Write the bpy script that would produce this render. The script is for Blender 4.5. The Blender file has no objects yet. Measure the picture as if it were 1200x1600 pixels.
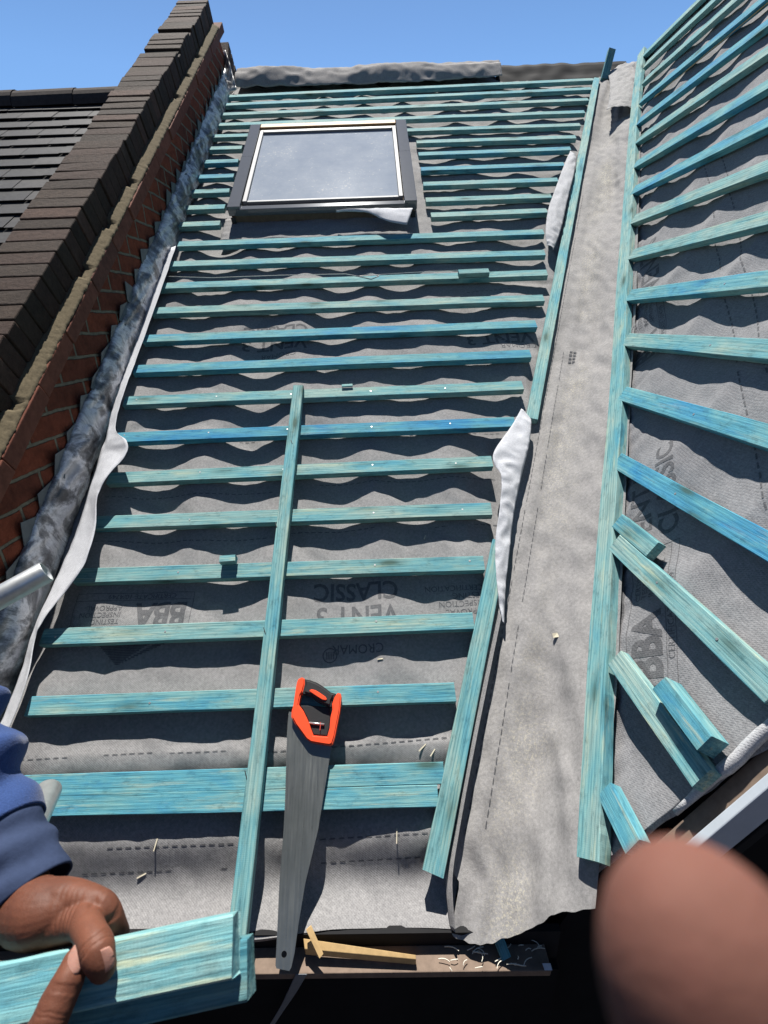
import bpy, bmesh, math, random
import numpy as np
from mathutils import Vector, Matrix, noise
random.seed(7)
SC = bpy.context.scene
COL = SC.collection
Z0 = 3.9                                   # height of the eye above the ground

# ------------------------------------------------------------------ camera
YAW, PITCH, ROLL, FPX = 0.00199, -0.38277, 0.03571, 740.0
def cam_axes():
    cy, sy, cp, sp = math.cos(YAW), math.sin(YAW), math.cos(PITCH), math.sin(PITCH)
    f = Vector((sy*cp, cy*cp, sp)); r = Vector((cy, -sy, 0)); d = f.cross(r)
    c, s = math.cos(ROLL), math.sin(ROLL)
    return c*r + s*d, -s*r + c*d, f
CR, CD, CF = cam_axes()
cam = bpy.data.cameras.new('camera')
camo = bpy.data.objects.new('camera', cam); COL.objects.link(camo)
m = Matrix((CR, -CD, -CF)).transposed().to_4x4(); m.translation = (0, 0, Z0)
camo.matrix_world = m
cam.sensor_fit = 'VERTICAL'; cam.sensor_height = 36; cam.lens = FPX/1600*36
cam.clip_start = 0.008; cam.clip_end = 500
cam.dof.use_dof = True; cam.dof.focus_distance = 1.3
cam.dof.aperture_fstop = (cam.lens/1000)/0.0016
SC.camera = camo

# ------------------------------------------------------------------ light
SUN = Vector((-0.04, 0.40, 0.91)).normalized()
elev = math.asin(SUN.z); azim = math.atan2(SUN.x, SUN.y)
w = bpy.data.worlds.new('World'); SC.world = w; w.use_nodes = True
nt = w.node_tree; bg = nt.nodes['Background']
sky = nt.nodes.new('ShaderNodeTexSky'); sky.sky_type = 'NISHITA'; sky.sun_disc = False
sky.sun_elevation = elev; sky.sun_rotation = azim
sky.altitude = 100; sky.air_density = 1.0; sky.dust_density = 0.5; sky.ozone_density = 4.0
# a clear deep-blue day: the zenith is darker than the band above the roofs
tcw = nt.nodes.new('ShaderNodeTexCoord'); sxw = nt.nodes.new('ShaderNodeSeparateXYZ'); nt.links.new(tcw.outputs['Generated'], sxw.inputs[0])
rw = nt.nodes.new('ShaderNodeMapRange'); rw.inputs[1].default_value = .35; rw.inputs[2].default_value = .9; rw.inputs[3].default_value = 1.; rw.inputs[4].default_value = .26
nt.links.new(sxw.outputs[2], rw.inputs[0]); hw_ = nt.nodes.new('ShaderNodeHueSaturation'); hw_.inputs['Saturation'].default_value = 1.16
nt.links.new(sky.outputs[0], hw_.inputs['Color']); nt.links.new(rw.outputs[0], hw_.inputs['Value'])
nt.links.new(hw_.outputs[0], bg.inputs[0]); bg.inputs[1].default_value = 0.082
sl = bpy.data.lights.new('sun', 'SUN'); sl.energy = 5.0; sl.angle = math.radians(0.5); sl.color = (1, .965, .91)
so = bpy.data.objects.new('sun', sl); COL.objects.link(so)
so.rotation_euler = SUN.to_track_quat('Z', 'Y').to_euler(); so.location = (0, 0, 12)
SC.view_settings.view_transform = 'Standard'; SC.view_settings.look = 'None'
SC.view_settings.exposure = 0.86; SC.view_settings.gamma = 1
SC.render.resolution_x = 768; SC.render.resolution_y = 1024
SC.cycles.max_bounces = 5; SC.cycles.diffuse_bounces = 3

# ------------------------------------------------------------------ the two roof planes
G = 0.18                                    # batten gauge
PM, DM, K0 = 0.62753, 1.26532, 1.52906
S1 = Vector((0, math.cos(PM), math.sin(PM))); N1 = Vector((0, -math.sin(PM), math.cos(PM)))
AZ, PR, DR, R0 = -0.00328, 1.02951, 0.78685, 13.2176
H2 = Vector((math.sin(AZ), math.cos(AZ), 0)); U2 = Vector((math.cos(AZ), -math.sin(AZ), 0))
S2 = U2*math.cos(PR) + Vector((0, 0, math.sin(PR))); N2 = -U2*math.sin(PR) + Vector((0, 0, math.cos(PR)))
VD = N1.cross(N2).normalized()
if VD.z < 0: VD = -VD
XV = Vector((1, 0, 0))
def ray(px, py): return CR*((px-600)/FPX) + CD*((py-800)/FPX) + CF
def P1(x, k, h=0): return XV*x + S1*((k+K0)*G) + N1*(h-DM)
def P2(a, r, h=0): return H2*a + S2*((R0-r)*G) + N2*(h-DR)
def om(px, py, h=0): d = ray(px, py); return d*((h-DM)/N1.dot(d))
def orr(px, py, h=0): d = ray(px, py); return d*((h-DR)/N2.dot(d))
def xk(P): return P.x, P.dot(S1)/G-K0
def ar(P): return P.dot(H2), R0-P.dot(S2)/G
def dp(px, py, d): return ray(px, py)*d
def fb(x, y, z=0.): return noise.noise(Vector((x, y, z)))
def vcentre(z):                             # a point on the line where both planes meet
    A = Matrix((N1, N2, (0, 0, 1))); return A.inverted() @ Vector((-DM, -DR, z))

# ------------------------------------------------------------------ object helpers
def tag(o, label=None, cat=None, group=None, kind=None):
    if label: o['label'] = label
    if cat: o['category'] = cat
    if group: o['group'] = group
    if kind: o['kind'] = kind
    return o
def empty(name, M=None, label=None, cat=None, group=None, loc=None):
    o = bpy.data.objects.new(name, None); COL.objects.link(o); o.empty_display_size = .05
    M = M.copy() if M is not None else Matrix.Translation(loc or (0, 0, 0))
    o['_inv'] = 0
    M2 = M.copy(); M2.translation = M2.translation + Vector((0, 0, Z0)); o.matrix_world = M2
    MATS[o.name] = M
    del o['_inv']
    return tag(o, label, cat, group)
MATS = {}
def mk(name, vs, fs, mat, parent=None, M=None, smooth=False, bevel=0, solid=0, local=False, auto=None):
    """vs in scene-local coordinates (or, with local=True, in the frame of M / the parent)"""
    me = bpy.data.meshes.new(name)
    vs = [Vector(v) for v in vs]
    if parent is not None:
        if not local:
            inv = MATS[parent.name].inverted(); vs = [inv @ v for v in vs]
        Mo = None
    else:
        if M is None:
            c = Vector((0, 0, 0))
            for v in vs: c += v
            c /= max(1, len(vs)); c.z = min(v.z for v in vs)
            M = Matrix.Translation(c)
        if not local:
            inv = M.inverted(); vs = [inv @ v for v in vs]
        Mo = M
    me.from_pydata([tuple(v) for v in vs], [], [tuple(f) for f in fs]); me.validate()
    bm = bmesh.new(); bm.from_mesh(me)
    if auto is not False: bmesh.ops.recalc_face_normals(bm, faces=bm.faces)
    bm.to_mesh(me); bm.free()
    if smooth:
        for p in me.polygons: p.use_smooth = True
    me.materials.append(mat)
    o = bpy.data.objects.new(name, me); COL.objects.link(o)
    if parent is not None:
        o.parent = parent
        MATS[o.name] = MATS[parent.name]
    else:
        M2 = Mo.copy(); M2.translation = M2.translation + Vector((0, 0, Z0)); o.matrix_world = M2
        MATS[o.name] = Mo
    if solid:
        sm = o.modifiers.new('s', 'SOLIDIFY'); sm.thickness = solid; sm.offset = 0
    if bevel:
        b = o.modifiers.new('b', 'BEVEL'); b.width = bevel; b.segments = 2; b.limit_method = 'ANGLE'
    return o
class MB:
    def __init__(s): s.v = []; s.f = []
    def add(s, vs, fs):
        n = len(s.v); s.v += [Vector(v) for v in vs]; s.f += [tuple(i+n for i in f) for f in fs]
    def box(s, o, ex, ey, ez, x0, x1, y0, y1, z0, z1, j=0):
        o = Vector(o); vs = []
        for x in (x0, x1):
            for y in (y0, y1):
                for z in (z0, z1):
                    vs.append(o+ex*(x+random.uniform(-j, j))+ey*(y+random.uniform(-j, j))+ez*(z+random.uniform(-j, j)))
        s.add(vs, [(0, 1, 3, 2), (4, 6, 7, 5), (0, 4, 5, 1), (2, 3, 7, 6), (0, 2, 6, 4), (1, 5, 7, 3)])
    def grid(s, fn, nu, nv):
        n = len(s.v)
        for i in range(nu+1):
            for j in range(nv+1): s.v.append(fn(i/nu, j/nv))
        for i in range(nu):
            for j in range(nv):
                a = n+i*(nv+1)+j; s.f.append((a, a+nv+1, a+nv+2, a+1))
    def tube(s, pts, rads, seg=12, cap=True, up=None):
        n = len(s.v); pts = [Vector(p) for p in pts]
        if not hasattr(rads, '__len__'): rads = [rads]*len(pts)
        u = None
        for i, p in enumerate(pts):
            t = (pts[min(i+1, len(pts)-1)]-pts[max(i-1, 0)]).normalized()
            if u is None: u = t.orthogonal().normalized() if up is None else (up-t*up.dot(t)).normalized()
            else: u = (u-t*u.dot(t)).normalized()
            b = t.cross(u)
            for q in range(seg):
                a = 2*math.pi*q/seg; s.v.append(p+(u*math.cos(a)+b*math.sin(a))*rads[i])
        for i in range(len(pts)-1):
            for q in range(seg):
                a = n+i*seg+q; c = n+i*seg+(q+1) % seg; s.f.append((a, c, c+seg, a+seg))
        if cap:
            s.f.append(tuple(n+q for q in range(seg))[::-1]); e = n+(len(pts)-1)*seg
            s.f.append(tuple(e+q for q in range(seg)))
def cat(pts, n):                            # Catmull-Rom through tuples
    pts = [np.array(p, float) for p in pts]; out = []
    for i in range(len(pts)-1):
        p0 = pts[max(i-1, 0)]; p1 = pts[i]; p2 = pts[i+1]; p3 = pts[min(i+2, len(pts)-1)]
        for j in range(n):
            t = j/n
            out.append(.5*((2*p1)+(-p0+p2)*t+(2*p0-5*p1+4*p2-p3)*t*t+(-p0+3*p1-3*p2+p3)*t**3))
    out.append(pts[-1]); return out

# ------------------------------------------------------------------ materials
class Mt:
    def __init__(s, name, rough=.8, metal=0., spec=.3):
        s.m = bpy.data.materials.new(name); s.m.use_nodes = True; s.t = s.m.node_tree
        s.b = s.t.nodes['Principled BSDF']; s.b.inputs['Roughness'].default_value = rough
        s.b.inputs['Metallic'].default_value = metal; s.b.inputs['Specular IOR Level'].default_value = spec
    def n(s, ty, **kw):
        x = s.t.nodes.new(ty)
        for k, v in kw.items():
            if k in x.inputs: x.inputs[k].default_value = v
            else: setattr(x, k, v)
        return x
    def l(s, a, b): s.t.links.new(a, b)
    def coord(s, scale=(1, 1, 1), out='Object', rot=(0, 0, 0), perobj=False):
        tc = s.n('ShaderNodeTexCoord'); mp = s.n('ShaderNodeMapping')
        mp.inputs['Scale'].default_value = scale; mp.inputs['Rotation'].default_value = rot
        src = tc.outputs[out]
        if perobj:
            oi = s.n('ShaderNodeObjectInfo'); mu = s.n('ShaderNodeMath', operation='MULTIPLY'); mu.inputs[1].default_value = 37.
            s.l(oi.outputs['Random'], mu.inputs[0]); ad = s.n('ShaderNodeVectorMath', operation='ADD')
            s.l(src, ad.inputs[0]); s.l(mu.outputs[0], ad.inputs[1]); src = ad.outputs[0]
        s.l(src, mp.inputs[0]); return mp.outputs[0]
    def noise(s, vec, scale, detail=4, rough=.55, dist=0):
        x = s.n('ShaderNodeTexNoise'); x.inputs['Scale'].default_value = scale; x.inputs['Detail'].default_value = detail
        x.inputs['Roughness'].default_value = rough; x.inputs['Distortion'].default_value = dist
        s.l(vec, x.inputs['Vector']); return x.outputs[0]
    def ramp(s, fac, stops):
        r = s.n('ShaderNodeValToRGB'); e = r.color_ramp.elements
        for i, (p, c) in enumerate(stops):
            q = e[i] if i < 2 else e.new(p)
            q.position = p; q.color = (*c, 1) if len(c) == 3 else c
        s.l(fac, r.inputs[0]); return r.outputs[0]
    def mix(s, fac, a, b, mode='MIX'):
        x = s.n('ShaderNodeMix', data_type='RGBA', blend_type=mode)
        for sock, v in ((x.inputs[0], fac), (x.inputs[6], a), (x.inputs[7], b)):
            if hasattr(v, 'node'): s.l(v, sock)
            elif hasattr(v, '__len__'): sock.default_value = (*v, 1)
            else: sock.default_value = v
        return x.outputs[2]
    def math(s, op, a, b=0.):
        x = s.n('ShaderNodeMath', operation=op)
        for i, v in enumerate((a, b)):
            if hasattr(v, 'node'): s.l(v, x.inputs[i])
            else: x.inputs[i].default_value = v
        return x.outputs[0]
    def col(s, c):
        if hasattr(c, 'node'): s.l(c, s.b.inputs['Base Color'])
        else: s.b.inputs['Base Color'].default_value = (*c, 1)
        return s
    def rgh(s, v): s.l(v, s.b.inputs['Roughness'])
    def bump(s, hgt, strength=.4, dist=.002):
        b = s.n('ShaderNodeBump'); b.inputs['Strength'].default_value = strength; b.inputs['Distance'].default_value = dist
        s.l(hgt, b.inputs['Height']); s.l(b.outputs[0], s.b.inputs['Normal']); return s

def mat_wood():
    M = Mt('treated_wood', .8, 0, .15)
    oi = M.n('ShaderNodeObjectInfo'); sep = M.n('ShaderNodeSeparateColor'); M.l(oi.outputs['Color'], sep.inputs[0])
    P_ = lambda sc: M.coord(sc, perobj=True)
    hue_ = M.noise(P_((4.5, 17, 17)), 1., 5, .62, .4)
    grain = M.noise(P_((7, 240, 240)), 1., 4, .6, .5); fibre = M.noise(P_((30, 700, 700)), 1., 3, .6)
    dirt = M.noise(P_((26, 60, 60)), 1., 5, .75)
    blf = M.math('ADD', M.math('MULTIPLY', hue_, 1.0), M.math('MULTIPLY', M.math('SUBTRACT', sep.outputs[0], .64), .5))
    c = M.ramp(blf, [(.28, (.235, .345, .325)), (.45, (.145, .31, .325)), (.60, (.080, .265, .335)), (.80, (.030, .19, .36))])
    gr = M.ramp(grain, [(.34, (.50, .60, .62)), (.50, (1, 1, 1)), (.70, (1.35, 1.22, 1.12))])
    c = M.mix(.75, c, gr, 'MULTIPLY')
    rings = M.n('ShaderNodeTexWave', wave_type='BANDS', bands_direction='Y', wave_profile='SAW'); rings.inputs['Scale'].default_value = 38; rings.inputs['Distortion'].default_value = 9
    rings.inputs['Detail'].default_value = 2; rings.inputs['Detail Scale'].default_value = .35
    M.l(P_((.12, 1, 1)), rings.inputs['Vector'])
    rr = M.ramp(rings.outputs[1], [(.15, (1.1, 1.07, 1.04)), (.55, (1, 1, 1)), (.88, (.58, .72, .76))])
    c = M.mix(.6, c, rr, 'MULTIPLY')
    pale = M.ramp(M.noise(P_((6, 70, 70)), 1., 5, .65), [(.55, (0, 0, 0)), (.70, (1, 1, 1))])
    c = M.mix(M.math('MULTIPLY', pale, M.math('MULTIPLY', sep.outputs[1], .9)), c, (.42, .44, .29))
    c = M.mix(.75, c, M.ramp(dirt, [(.30, (.50, .52, .52)), (.46, (1, 1, 1)), (.68, (1.08, 1.08, 1.05))]), 'MULTIPLY')
    vo = M.n('ShaderNodeTexVoronoi'); vo.inputs['Scale'].default_value = 1; M.l(P_((4.2, 14, 14)), vo.inputs['Vector'])
    kn = M.ramp(vo.outputs['Distance'], [(.06, (1, 1, 1)), (.14, (0, 0, 0))]); halo = M.ramp(vo.outputs['Distance'], [(.12, (.55, .62, .62)), (.30, (1, 1, 1))])
    c = M.mix(.8, c, halo, 'MULTIPLY'); c = M.mix(M.math('MULTIPLY', kn, .7), c, (.045, .075, .055))
    hs = M.n('ShaderNodeHueSaturation'); M.l(c, hs.inputs['Color']); M.l(M.math('ADD', M.math('MULTIPLY', sep.outputs[2], .5), .80), hs.inputs['Value'])
    M.col(hs.outputs[0])
    saw = M.n('ShaderNodeTexWave', wave_type='BANDS', bands_direction='X'); saw.inputs['Scale'].default_value = 95; saw.inputs['Distortion'].default_value = 5
    saw.inputs['Detail'].default_value = 2; M.l(P_((1, 1, 1)), saw.inputs['Vector'])
    hg = M.math('ADD', M.math('ADD', grain, M.math('MULTIPLY', fibre, .7)), M.math('MULTIPLY', saw.outputs[1], .07))
    M.bump(hg, .7, .0011); return M.m
def dimples(M, v, sc=95):
    w1 = M.n('ShaderNodeTexWave', bands_direction='X'); w2 = M.n('ShaderNodeTexWave', bands_direction='DIAGONAL')
    for w_ in (w1, w2):
        w_.inputs['Scale'].default_value = sc; w_.inputs['Distortion'].default_value = 1.2; w_.inputs['Detail'].default_value = 1; M.l(v, w_.inputs['Vector'])
    return M.math('MULTIPLY', w1.outputs[1], w2.outputs[1])
def mat_felt(name, c1, c2, bump=.5, stain=True):
    M = Mt(name, .88, 0, .14)
    v = M.coord(); f = M.noise(v, 130., 5, .75); g = M.noise(v, 520., 3, .8); big = M.noise(v, 3.2, 4, .6); d_ = dimples(M, v)
    c = M.mix(M.ramp(f, [(.30, (0, 0, 0)), (.70, (1, 1, 1))]), c1, c2)
    c = M.mix(.6, c, M.ramp(g, [(.3, (.68, .68, .68)), (.62, (1.1, 1.1, 1.1))]), 'MULTIPLY')
    c = M.mix(.35, c, M.ramp(d_, [(.0, (1.08, 1.08, 1.08)), (.8, (.72, .72, .72))]), 'MULTIPLY')
    if stain:
        c = M.mix(.22, c, M.ramp(big, [(.35, (.78, .77, .77)), (.6, (1.05, 1.05, 1.05))]), 'MULTIPLY')
        d = M.ramp(M.noise(v, 14., 6, .8), [(.64, (0, 0, 0)), (.76, (1, 1, 1))])
        c = M.mix(M.math('MULTIPLY', d, .22), c, (.09, .088, .085))
    M.col(c); M.bump(M.math('ADD', M.math('ADD', f, M.math('MULTIPLY', g, .5)), M.math('MULTIPLY', d_, -.5)), bump, .0013); return M.m
def mat_dust():
    M = Mt('dusty_felt', .92, 0, .1)
    v = M.coord(); f = M.noise(v, 120., 6, .75); g = M.noise(v, 420., 3, .8); big = M.noise(v, 2.6, 5, .65)
    c = M.mix(M.ramp(f, [(.33, (0, 0, 0)), (.68, (1, 1, 1))]), (.21, .204, .202), (.325, .315, .308))
    c = M.mix(.5, c, M.ramp(g, [(.3, (.7, .7, .7)), (.6, (1.1, 1.1, 1.1))]), 'MULTIPLY')
    # sawdust along the middle
    at = M.n('ShaderNodeAttribute', attribute_name='mid')
    s = M.ramp(M.noise(v, 190., 4, .8), [(.5, (0, 0, 0)), (.62, (1, 1, 1))])
    s2 = M.ramp(big, [(.4, (.1, .1, .1)), (.62, (1, 1, 1))])
    c = M.mix(M.math('MULTIPLY', M.math('MULTIPLY', s, s2), at.outputs['Fac']), c, (.52, .48, .36))
    c = M.mix(M.math('MULTIPLY', M.math('MULTIPLY', M.ramp(M.noise(v, 7., 6, .8), [(.52, (0, 0, 0)), (.66, (1, 1, 1))]), at.outputs['Fac']), .28), c, (.16, .145, .125))
    M.col(c); M.bump(M.math('ADD', f, g), .5, .0016); return M.m
def flat(name, c, rough=.7, metal=0., spec=.3, var=.25, scale=30, bump=.2, emi=None):
    M = Mt(name, rough, metal, spec)
    nz = M.noise(M.coord(), scale, 5, .65)
    k = 1-var; M.col(M.mix(nz, tuple(x*k for x in c), tuple(min(1, x*(1+var)) for x in c)))
    if bump: M.bump(nz, bump, .001)
    return M.m
def mat_brick():                            # wall face, courses in the YZ plane
    M = Mt('old_red_brick', .9, 0, .15)
    tc = M.n('ShaderNodeTexCoord'); sx = M.n('ShaderNodeSeparateXYZ'); M.l(tc.outputs['Object'], sx.inputs[0])
    cx = M.n('ShaderNodeCombineXYZ'); M.l(sx.outputs[1], cx.inputs[0]); M.l(sx.outputs[2], cx.inputs[1])
    wob = M.noise(tc.outputs['Object'], 14., 3); va = M.n('ShaderNodeVectorMath', operation='MULTIPLY_ADD')
    M.l(wob, va.inputs[0]); va.inputs[1].default_value = (.012, .012, 0); M.l(cx.outputs[0], va.inputs[2])
    br = M.n('ShaderNodeTexBrick'); br.inputs['Scale'].default_value = 1; br.inputs['Brick Width'].default_value = .225
    br.inputs['Row Height'].default_value = .075; br.inputs['Mortar Size'].default_value = .0065; br.inputs['Mortar Smooth'].default_value = .4
    br.inputs['Color1'].default_value = (.20, .052, .027, 1); br.inputs['Color2'].default_value = (.11, .035, .022, 1); br.inputs['Mortar'].default_value = (.17, .155, .115, 1)
    M.l(va.outputs[0], br.inputs['Vector'])
    nz = M.noise(tc.outputs['Object'], 38., 5, .7)
    c = M.mix(.7, br.outputs['Color'], M.ramp(nz, [(.3, (.45, .45, .45)), (.62, (1.15, 1.1, 1.05))]), 'MULTIPLY')
    M.col(c); M.bump(M.math('SUBTRACT', nz, M.math('MULTIPLY', br.outputs['Fac'], 1.6)), .9, .006); return M.m
def mat_island(name, cols, rough=.85, scale=40, spots=None, bump=.5, dist=.003, metal=0, spec=.2):
    M = Mt(name, rough, metal, spec)
    ge = M.n('ShaderNodeNewGeometry'); v = M.coord()
    c = M.ramp(ge.outputs['Random Per Island'], cols)
    nz = M.noise(v, scale, 6, .7)
    c = M.mix(.7, c, M.ramp(nz, [(.3, (.5, .5, .5)), (.65, (1.2, 1.2, 1.2))]), 'MULTIPLY')
    if spots:
        s = M.ramp(M.noise(v, scale*.45, 5, .75), [(.6, (0, 0, 0)), (.72, (1, 1, 1))]); c = M.mix(M.math('MULTIPLY', s, .5), c, spots)
    M.col(c); M.bump(nz, bump, dist); return M.m
def mat_lead():
    M = Mt('lead_sheet', .45, .0, .5)
    v = M.coord(); a = M.noise(v, 8., 8, .68, .5); b = M.noise(v, 60., 4, .7)
    c = M.ramp(a, [(.38, (.075, .077, .08)), (.47, (.26, .26, .262)), (.535, (.74, .735, .73)), (.62, (.40, .40, .40))])  # palest patches put sky reflections and sunlit spots into the lead colour
    c = M.mix(.4, c, M.ramp(b, [(.3, (.6, .6, .6)), (.65, (1.15, 1.15, 1.15))]), 'MULTIPLY')
    M.col(c); M.b.inputs['Metallic'].default_value = .2; M.rgh(M.ramp(a, [(.3, (.3, .3, .3)), (.7, (.6, .6, .6))]))
    M.bump(b, .3, .002); return M.m
def mat_glass():
    M = Mt('dusty_glass', .05, 0, .5)
    v = M.coord(); d = M.noise(v, 4., 5, .7); sp = M.noise(v, 70., 4, .8)
    c = M.mix(M.ramp(d, [(.3, (0, 0, 0)), (.7, (1, 1, 1))]), (.25, .29, .35), (.35, .385, .43))
    c = M.mix(M.ramp(M.math('ADD', sp, M.math('MULTIPLY', d, .35)), [(.80, (0, 0, 0)), (.88, (1, 1, 1))]), c, (.62, .60, .55))
    M.col(c); return M.m
def mat_skin(name, c, c2, crease=True):
    M = Mt(name, .58, 0, .25)
    v = M.coord(); a = M.noise(v, 22., 4, .6); b = M.noise(v, 260., 4, .7)
    vo = M.n('ShaderNodeTexVoronoi', feature='DISTANCE_TO_EDGE'); vo.inputs['Scale'].default_value = 620; M.l(v, vo.inputs['Vector'])
    cc = M.mix(M.ramp(a, [(.3, (0, 0, 0)), (.7, (1, 1, 1))]), c, c2)
    cc = M.mix(.35, cc, M.ramp(b, [(.3, (.75, .72, .7)), (.65, (1.1, 1.1, 1.1))]), 'MULTIPLY'); M.col(cc)
    M.b.inputs['Subsurface Weight'].default_value = .12; M.b.inputs['Subsurface Radius'].default_value = (.012, .004, .002); M.b.inputs['Subsurface Scale'].default_value = .3
    M.bump(M.math('ADD', b, M.math('MULTIPLY', vo.outputs[0], .6)), .35, .0006); return M.m
WOOD = mat_wood()
FELT = mat_felt('grey_felt', (.19, .186, .187), (.31, .303, .30))
FELT_R = mat_felt('grey_felt_steep', (.175, .174, .18), (.28, .277, .282))
DUST = mat_dust()
LFELT = mat_felt('light_grey_felt', (.34, .345, .36), (.46, .465, .48), .3, False)
WHITE = mat_felt('pale_felt_underside', (.42, .43, .455), (.56, .57, .60), .25, False)
INK = mat_felt('faded_print', (.085, .085, .09), (.15, .15, .155), .4, False)
BRICK = mat_brick()
COPING = mat_island('weathered_brick', [(0, (.030, .021, .015)), (.35, (.050, .034, .024)), (.7, (.044, .027, .020)), (1, (.080, .046, .033))], scale=55, spots=(.018, .016, .014), bump=.9, dist=.005)
TILE = mat_island('red_clay_tile', [(0, (.14, .05, .032)), (.5, (.19, .066, .04)), (1, (.12, .05, .035))], spots=(.06, .04, .03))
MORTAR = flat('sandy_mortar', (.115, .094, .060), .95, 0, .1, .6, 130, 1.0)
SLATE = mat_island('dark_slate', [(0, (.020, .020, .022)), (.5, (.031, .030, .031)), (1, (.046, .043, .042))], .6, 24, spots=(.075, .07, .062), bump=.5, dist=.003, spec=.25)
RIDGE = mat_island('ridge_clay', [(0, (.03, .026, .025)), (.5, (.042, .034, .03)), (1, (.055, .04, .036))], .85, 30)
LEAD = mat_lead()
LEAD_D = flat('old_lead', (.085, .105, .115), .6, .2, .4, .5, 30, .4)
GLASS = mat_glass()
ALU = flat('grey_aluminium', (.15, .158, .17), .09, .35, .5, .12, 40, .0)
ALU_L = flat('bright_aluminium', (.20, .205, .21), .6, .1, .3, .1, 40, .0)
ALU_D = flat('dark_aluminium', (.03, .03, .033), .5, .2, .3, .2, 40, .08)
PINE = flat('pine_frame', (.42, .24, .10), .6, 0, .3, .3, 40, .2)
TIMBER = flat('raw_timber', (.50, .34, .16), .8, 0, .2, .35, 60, .4)
PALEW = flat('pale_chip', (.55, .50, .38), .8, 0, .2, .2, 60, .2)
OLDWOOD = flat('weathered_eaves_board', (.17, .125, .095), .8, 0, .2, .45, 45, .5)
DARK = flat('bitumen_shade_black', (.012, .012, .013), .85, 0, .2, .3, 20, .3)  # black also carries the shade behind and under the eaves boards
DARKWALL = flat('shade_black_wall', (.008, .008, .009), .9, 0, .1, .5, 9, .5)  # near-black colour carries the shade below the eaves
PAINT = flat('white_paint', (.42, .46, .50), .5, 0, .4, .15, 30, .15)
STEEL = flat('galvanised_steel', (.52, .53, .52), .38, .75, .5, .3, 55, .15)
def mat_blade():
    M = Mt('saw_steel', .28, .8, .5); v = M.coord((60, 3, 3)); a = M.noise(v, 3., 4, .6); b = M.noise(M.coord(), 12., 4, .6)
    M.col(M.mix(b, (.17, .185, .17), (.36, .37, .345))); M.rgh(M.ramp(a, [(.3, (.25, .25, .25)), (.7, (.45, .45, .45))])); M.bump(a, .12, .0006); return M.m
BLADE = mat_blade()
ORANGE = flat('orange_plastic', (.80, .075, .02), .42, 0, .5, .08, 60, .1)
RUBBER = flat('black_rubber', (.018, .018, .019), .5, 0, .45, .2, 200, .25)
SKIN = mat_skin('dark_skin', (.085, .030, .017), (.155, .058, .033))
NAIL = mat_skin('nail', (.27, .125, .09), (.36, .19, .145)); 
PSKIN = mat_skin('light_skin', (.125, .066, .048), (.205, .078, .060)); PSKIN.node_tree.nodes['Principled BSDF'].inputs['Roughness'].default_value = .8; PSKIN.node_tree.nodes['Principled BSDF'].inputs['Specular IOR Level'].default_value = .15
def mat_cloth():
    M = Mt('blue_fleece', .95, 0, .1); v = M.coord(); a = M.noise(v, 30., 4, .6); b = M.noise(v, 700., 2, .6)
    M.col(M.mix(.5, M.mix(a, (.022, .046, .135), (.036, .068, .185)), M.ramp(b, [(.3, (.6, .6, .6)), (.65, (1.25, 1.25, 1.25))]), 'MULTIPLY'))
    M.b.inputs['Sheen Weight'].default_value = .15; M.b.inputs['Sheen Roughness'].default_value = .5
    M.bump(b, .5, .0012); return M.m
CLOTH = mat_cloth()
RIB = flat('blue_rib_cuff', (.034, .048, .092), .95, 0, .1, .2, 200, .5)

# ------------------------------------------------------------------ ground and hidden structure
mb = MB(); mb.add([(-150, -150, -Z0), (150, -150, -Z0), (150, 150, -Z0), (-150, 150, -Z0)], [(0, 1, 2, 3)])
tag(mk('ground', mb.v, mb.f, flat('dark_asphalt', (.05, .05, .05), .9, 0, .2, .4, 3, .3)), kind='structure')

KR = 24.4                                   # main ridge
ridge = P1(0, KR, -.03); apexY, apexZ = ridge.y, ridge.z
house = empty('terraced_house', loc=(0.3, 3, -Z0), label='house under repair whose stripped roof slopes carry the grey felt and battens', cat='house')
mb = MB()                                   # deck under the felt, dark slabs added unseen to block light
def slab(mb, quad, n, t):
    a = [Vector(q) for q in quad]; b = [q-n*t for q in a]
    mb.add(a+b, [(0, 1, 2, 3), (7, 6, 5, 4), (0, 4, 5, 1), (1, 5, 6, 2), (2, 6, 7, 3), (3, 7, 4, 0)])
xr = lambda k: .057+.063*(k+2.16)+.028+.06*min(1, max(0, (-2.0-k)/.3))
slab(mb, [P1(-1.02, -2.5, -.075), P1(xr(-2.5)-.03, -2.5, -.075), P1(xr(KR)-.03, KR, -.075), P1(-1.02, KR, -.075)], N1, .05)
mk('roof_deck', mb.v, mb.f, DARK, house)
mb = MB()
slab(mb, [P2(.58, 16.2, -.075), P2(.58, -.4, -.075), P2(4.2, -.4, -.075)], N2, .05) if False else None
vb = [vcentre(z) for z in (-1.0, 1.6)]
def vside(r): z = P2(0, r).z; c = vcentre(z); return P2(c.dot(H2)-.03, r, -.07)
slab(mb, [P2(.57, 15.9, -.07), vside(15.9), vside(-.3), P2(.57, -.3, -.07)], N2, .05)
mk('roof_deck', mb.v, mb.f, DARK, house)
def back(mb, A, B, dirn, L, t=.05):
    n = (B-A).cross(dirn).normalized()
    if n.z < 0: n = -n
    slab(mb, [A, B, B+dirn*L, A+dirn*L], n, t)
mb = MB(); back(mb, P1(-1.02, KR, -.04), P1(3.2, KR, -.04), Vector((0, math.cos(PM), -math.sin(PM))), 3.5)
A = P2(.57, -.3, -.04); B = P2(4.6, -.3, -.04); back(mb, A, B, Vector((math.cos(PR), 0, -math.sin(PR))), 3.5)
mk('back_slope', mb.v, mb.f, SLATE, house)
mb = MB(); WY = .60
lo = -Z0+.0; ez = P1(0, -2.9, -.12).z
pts = [(-4.2, ez), (.32, ez), (.42, -.98)]
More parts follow.
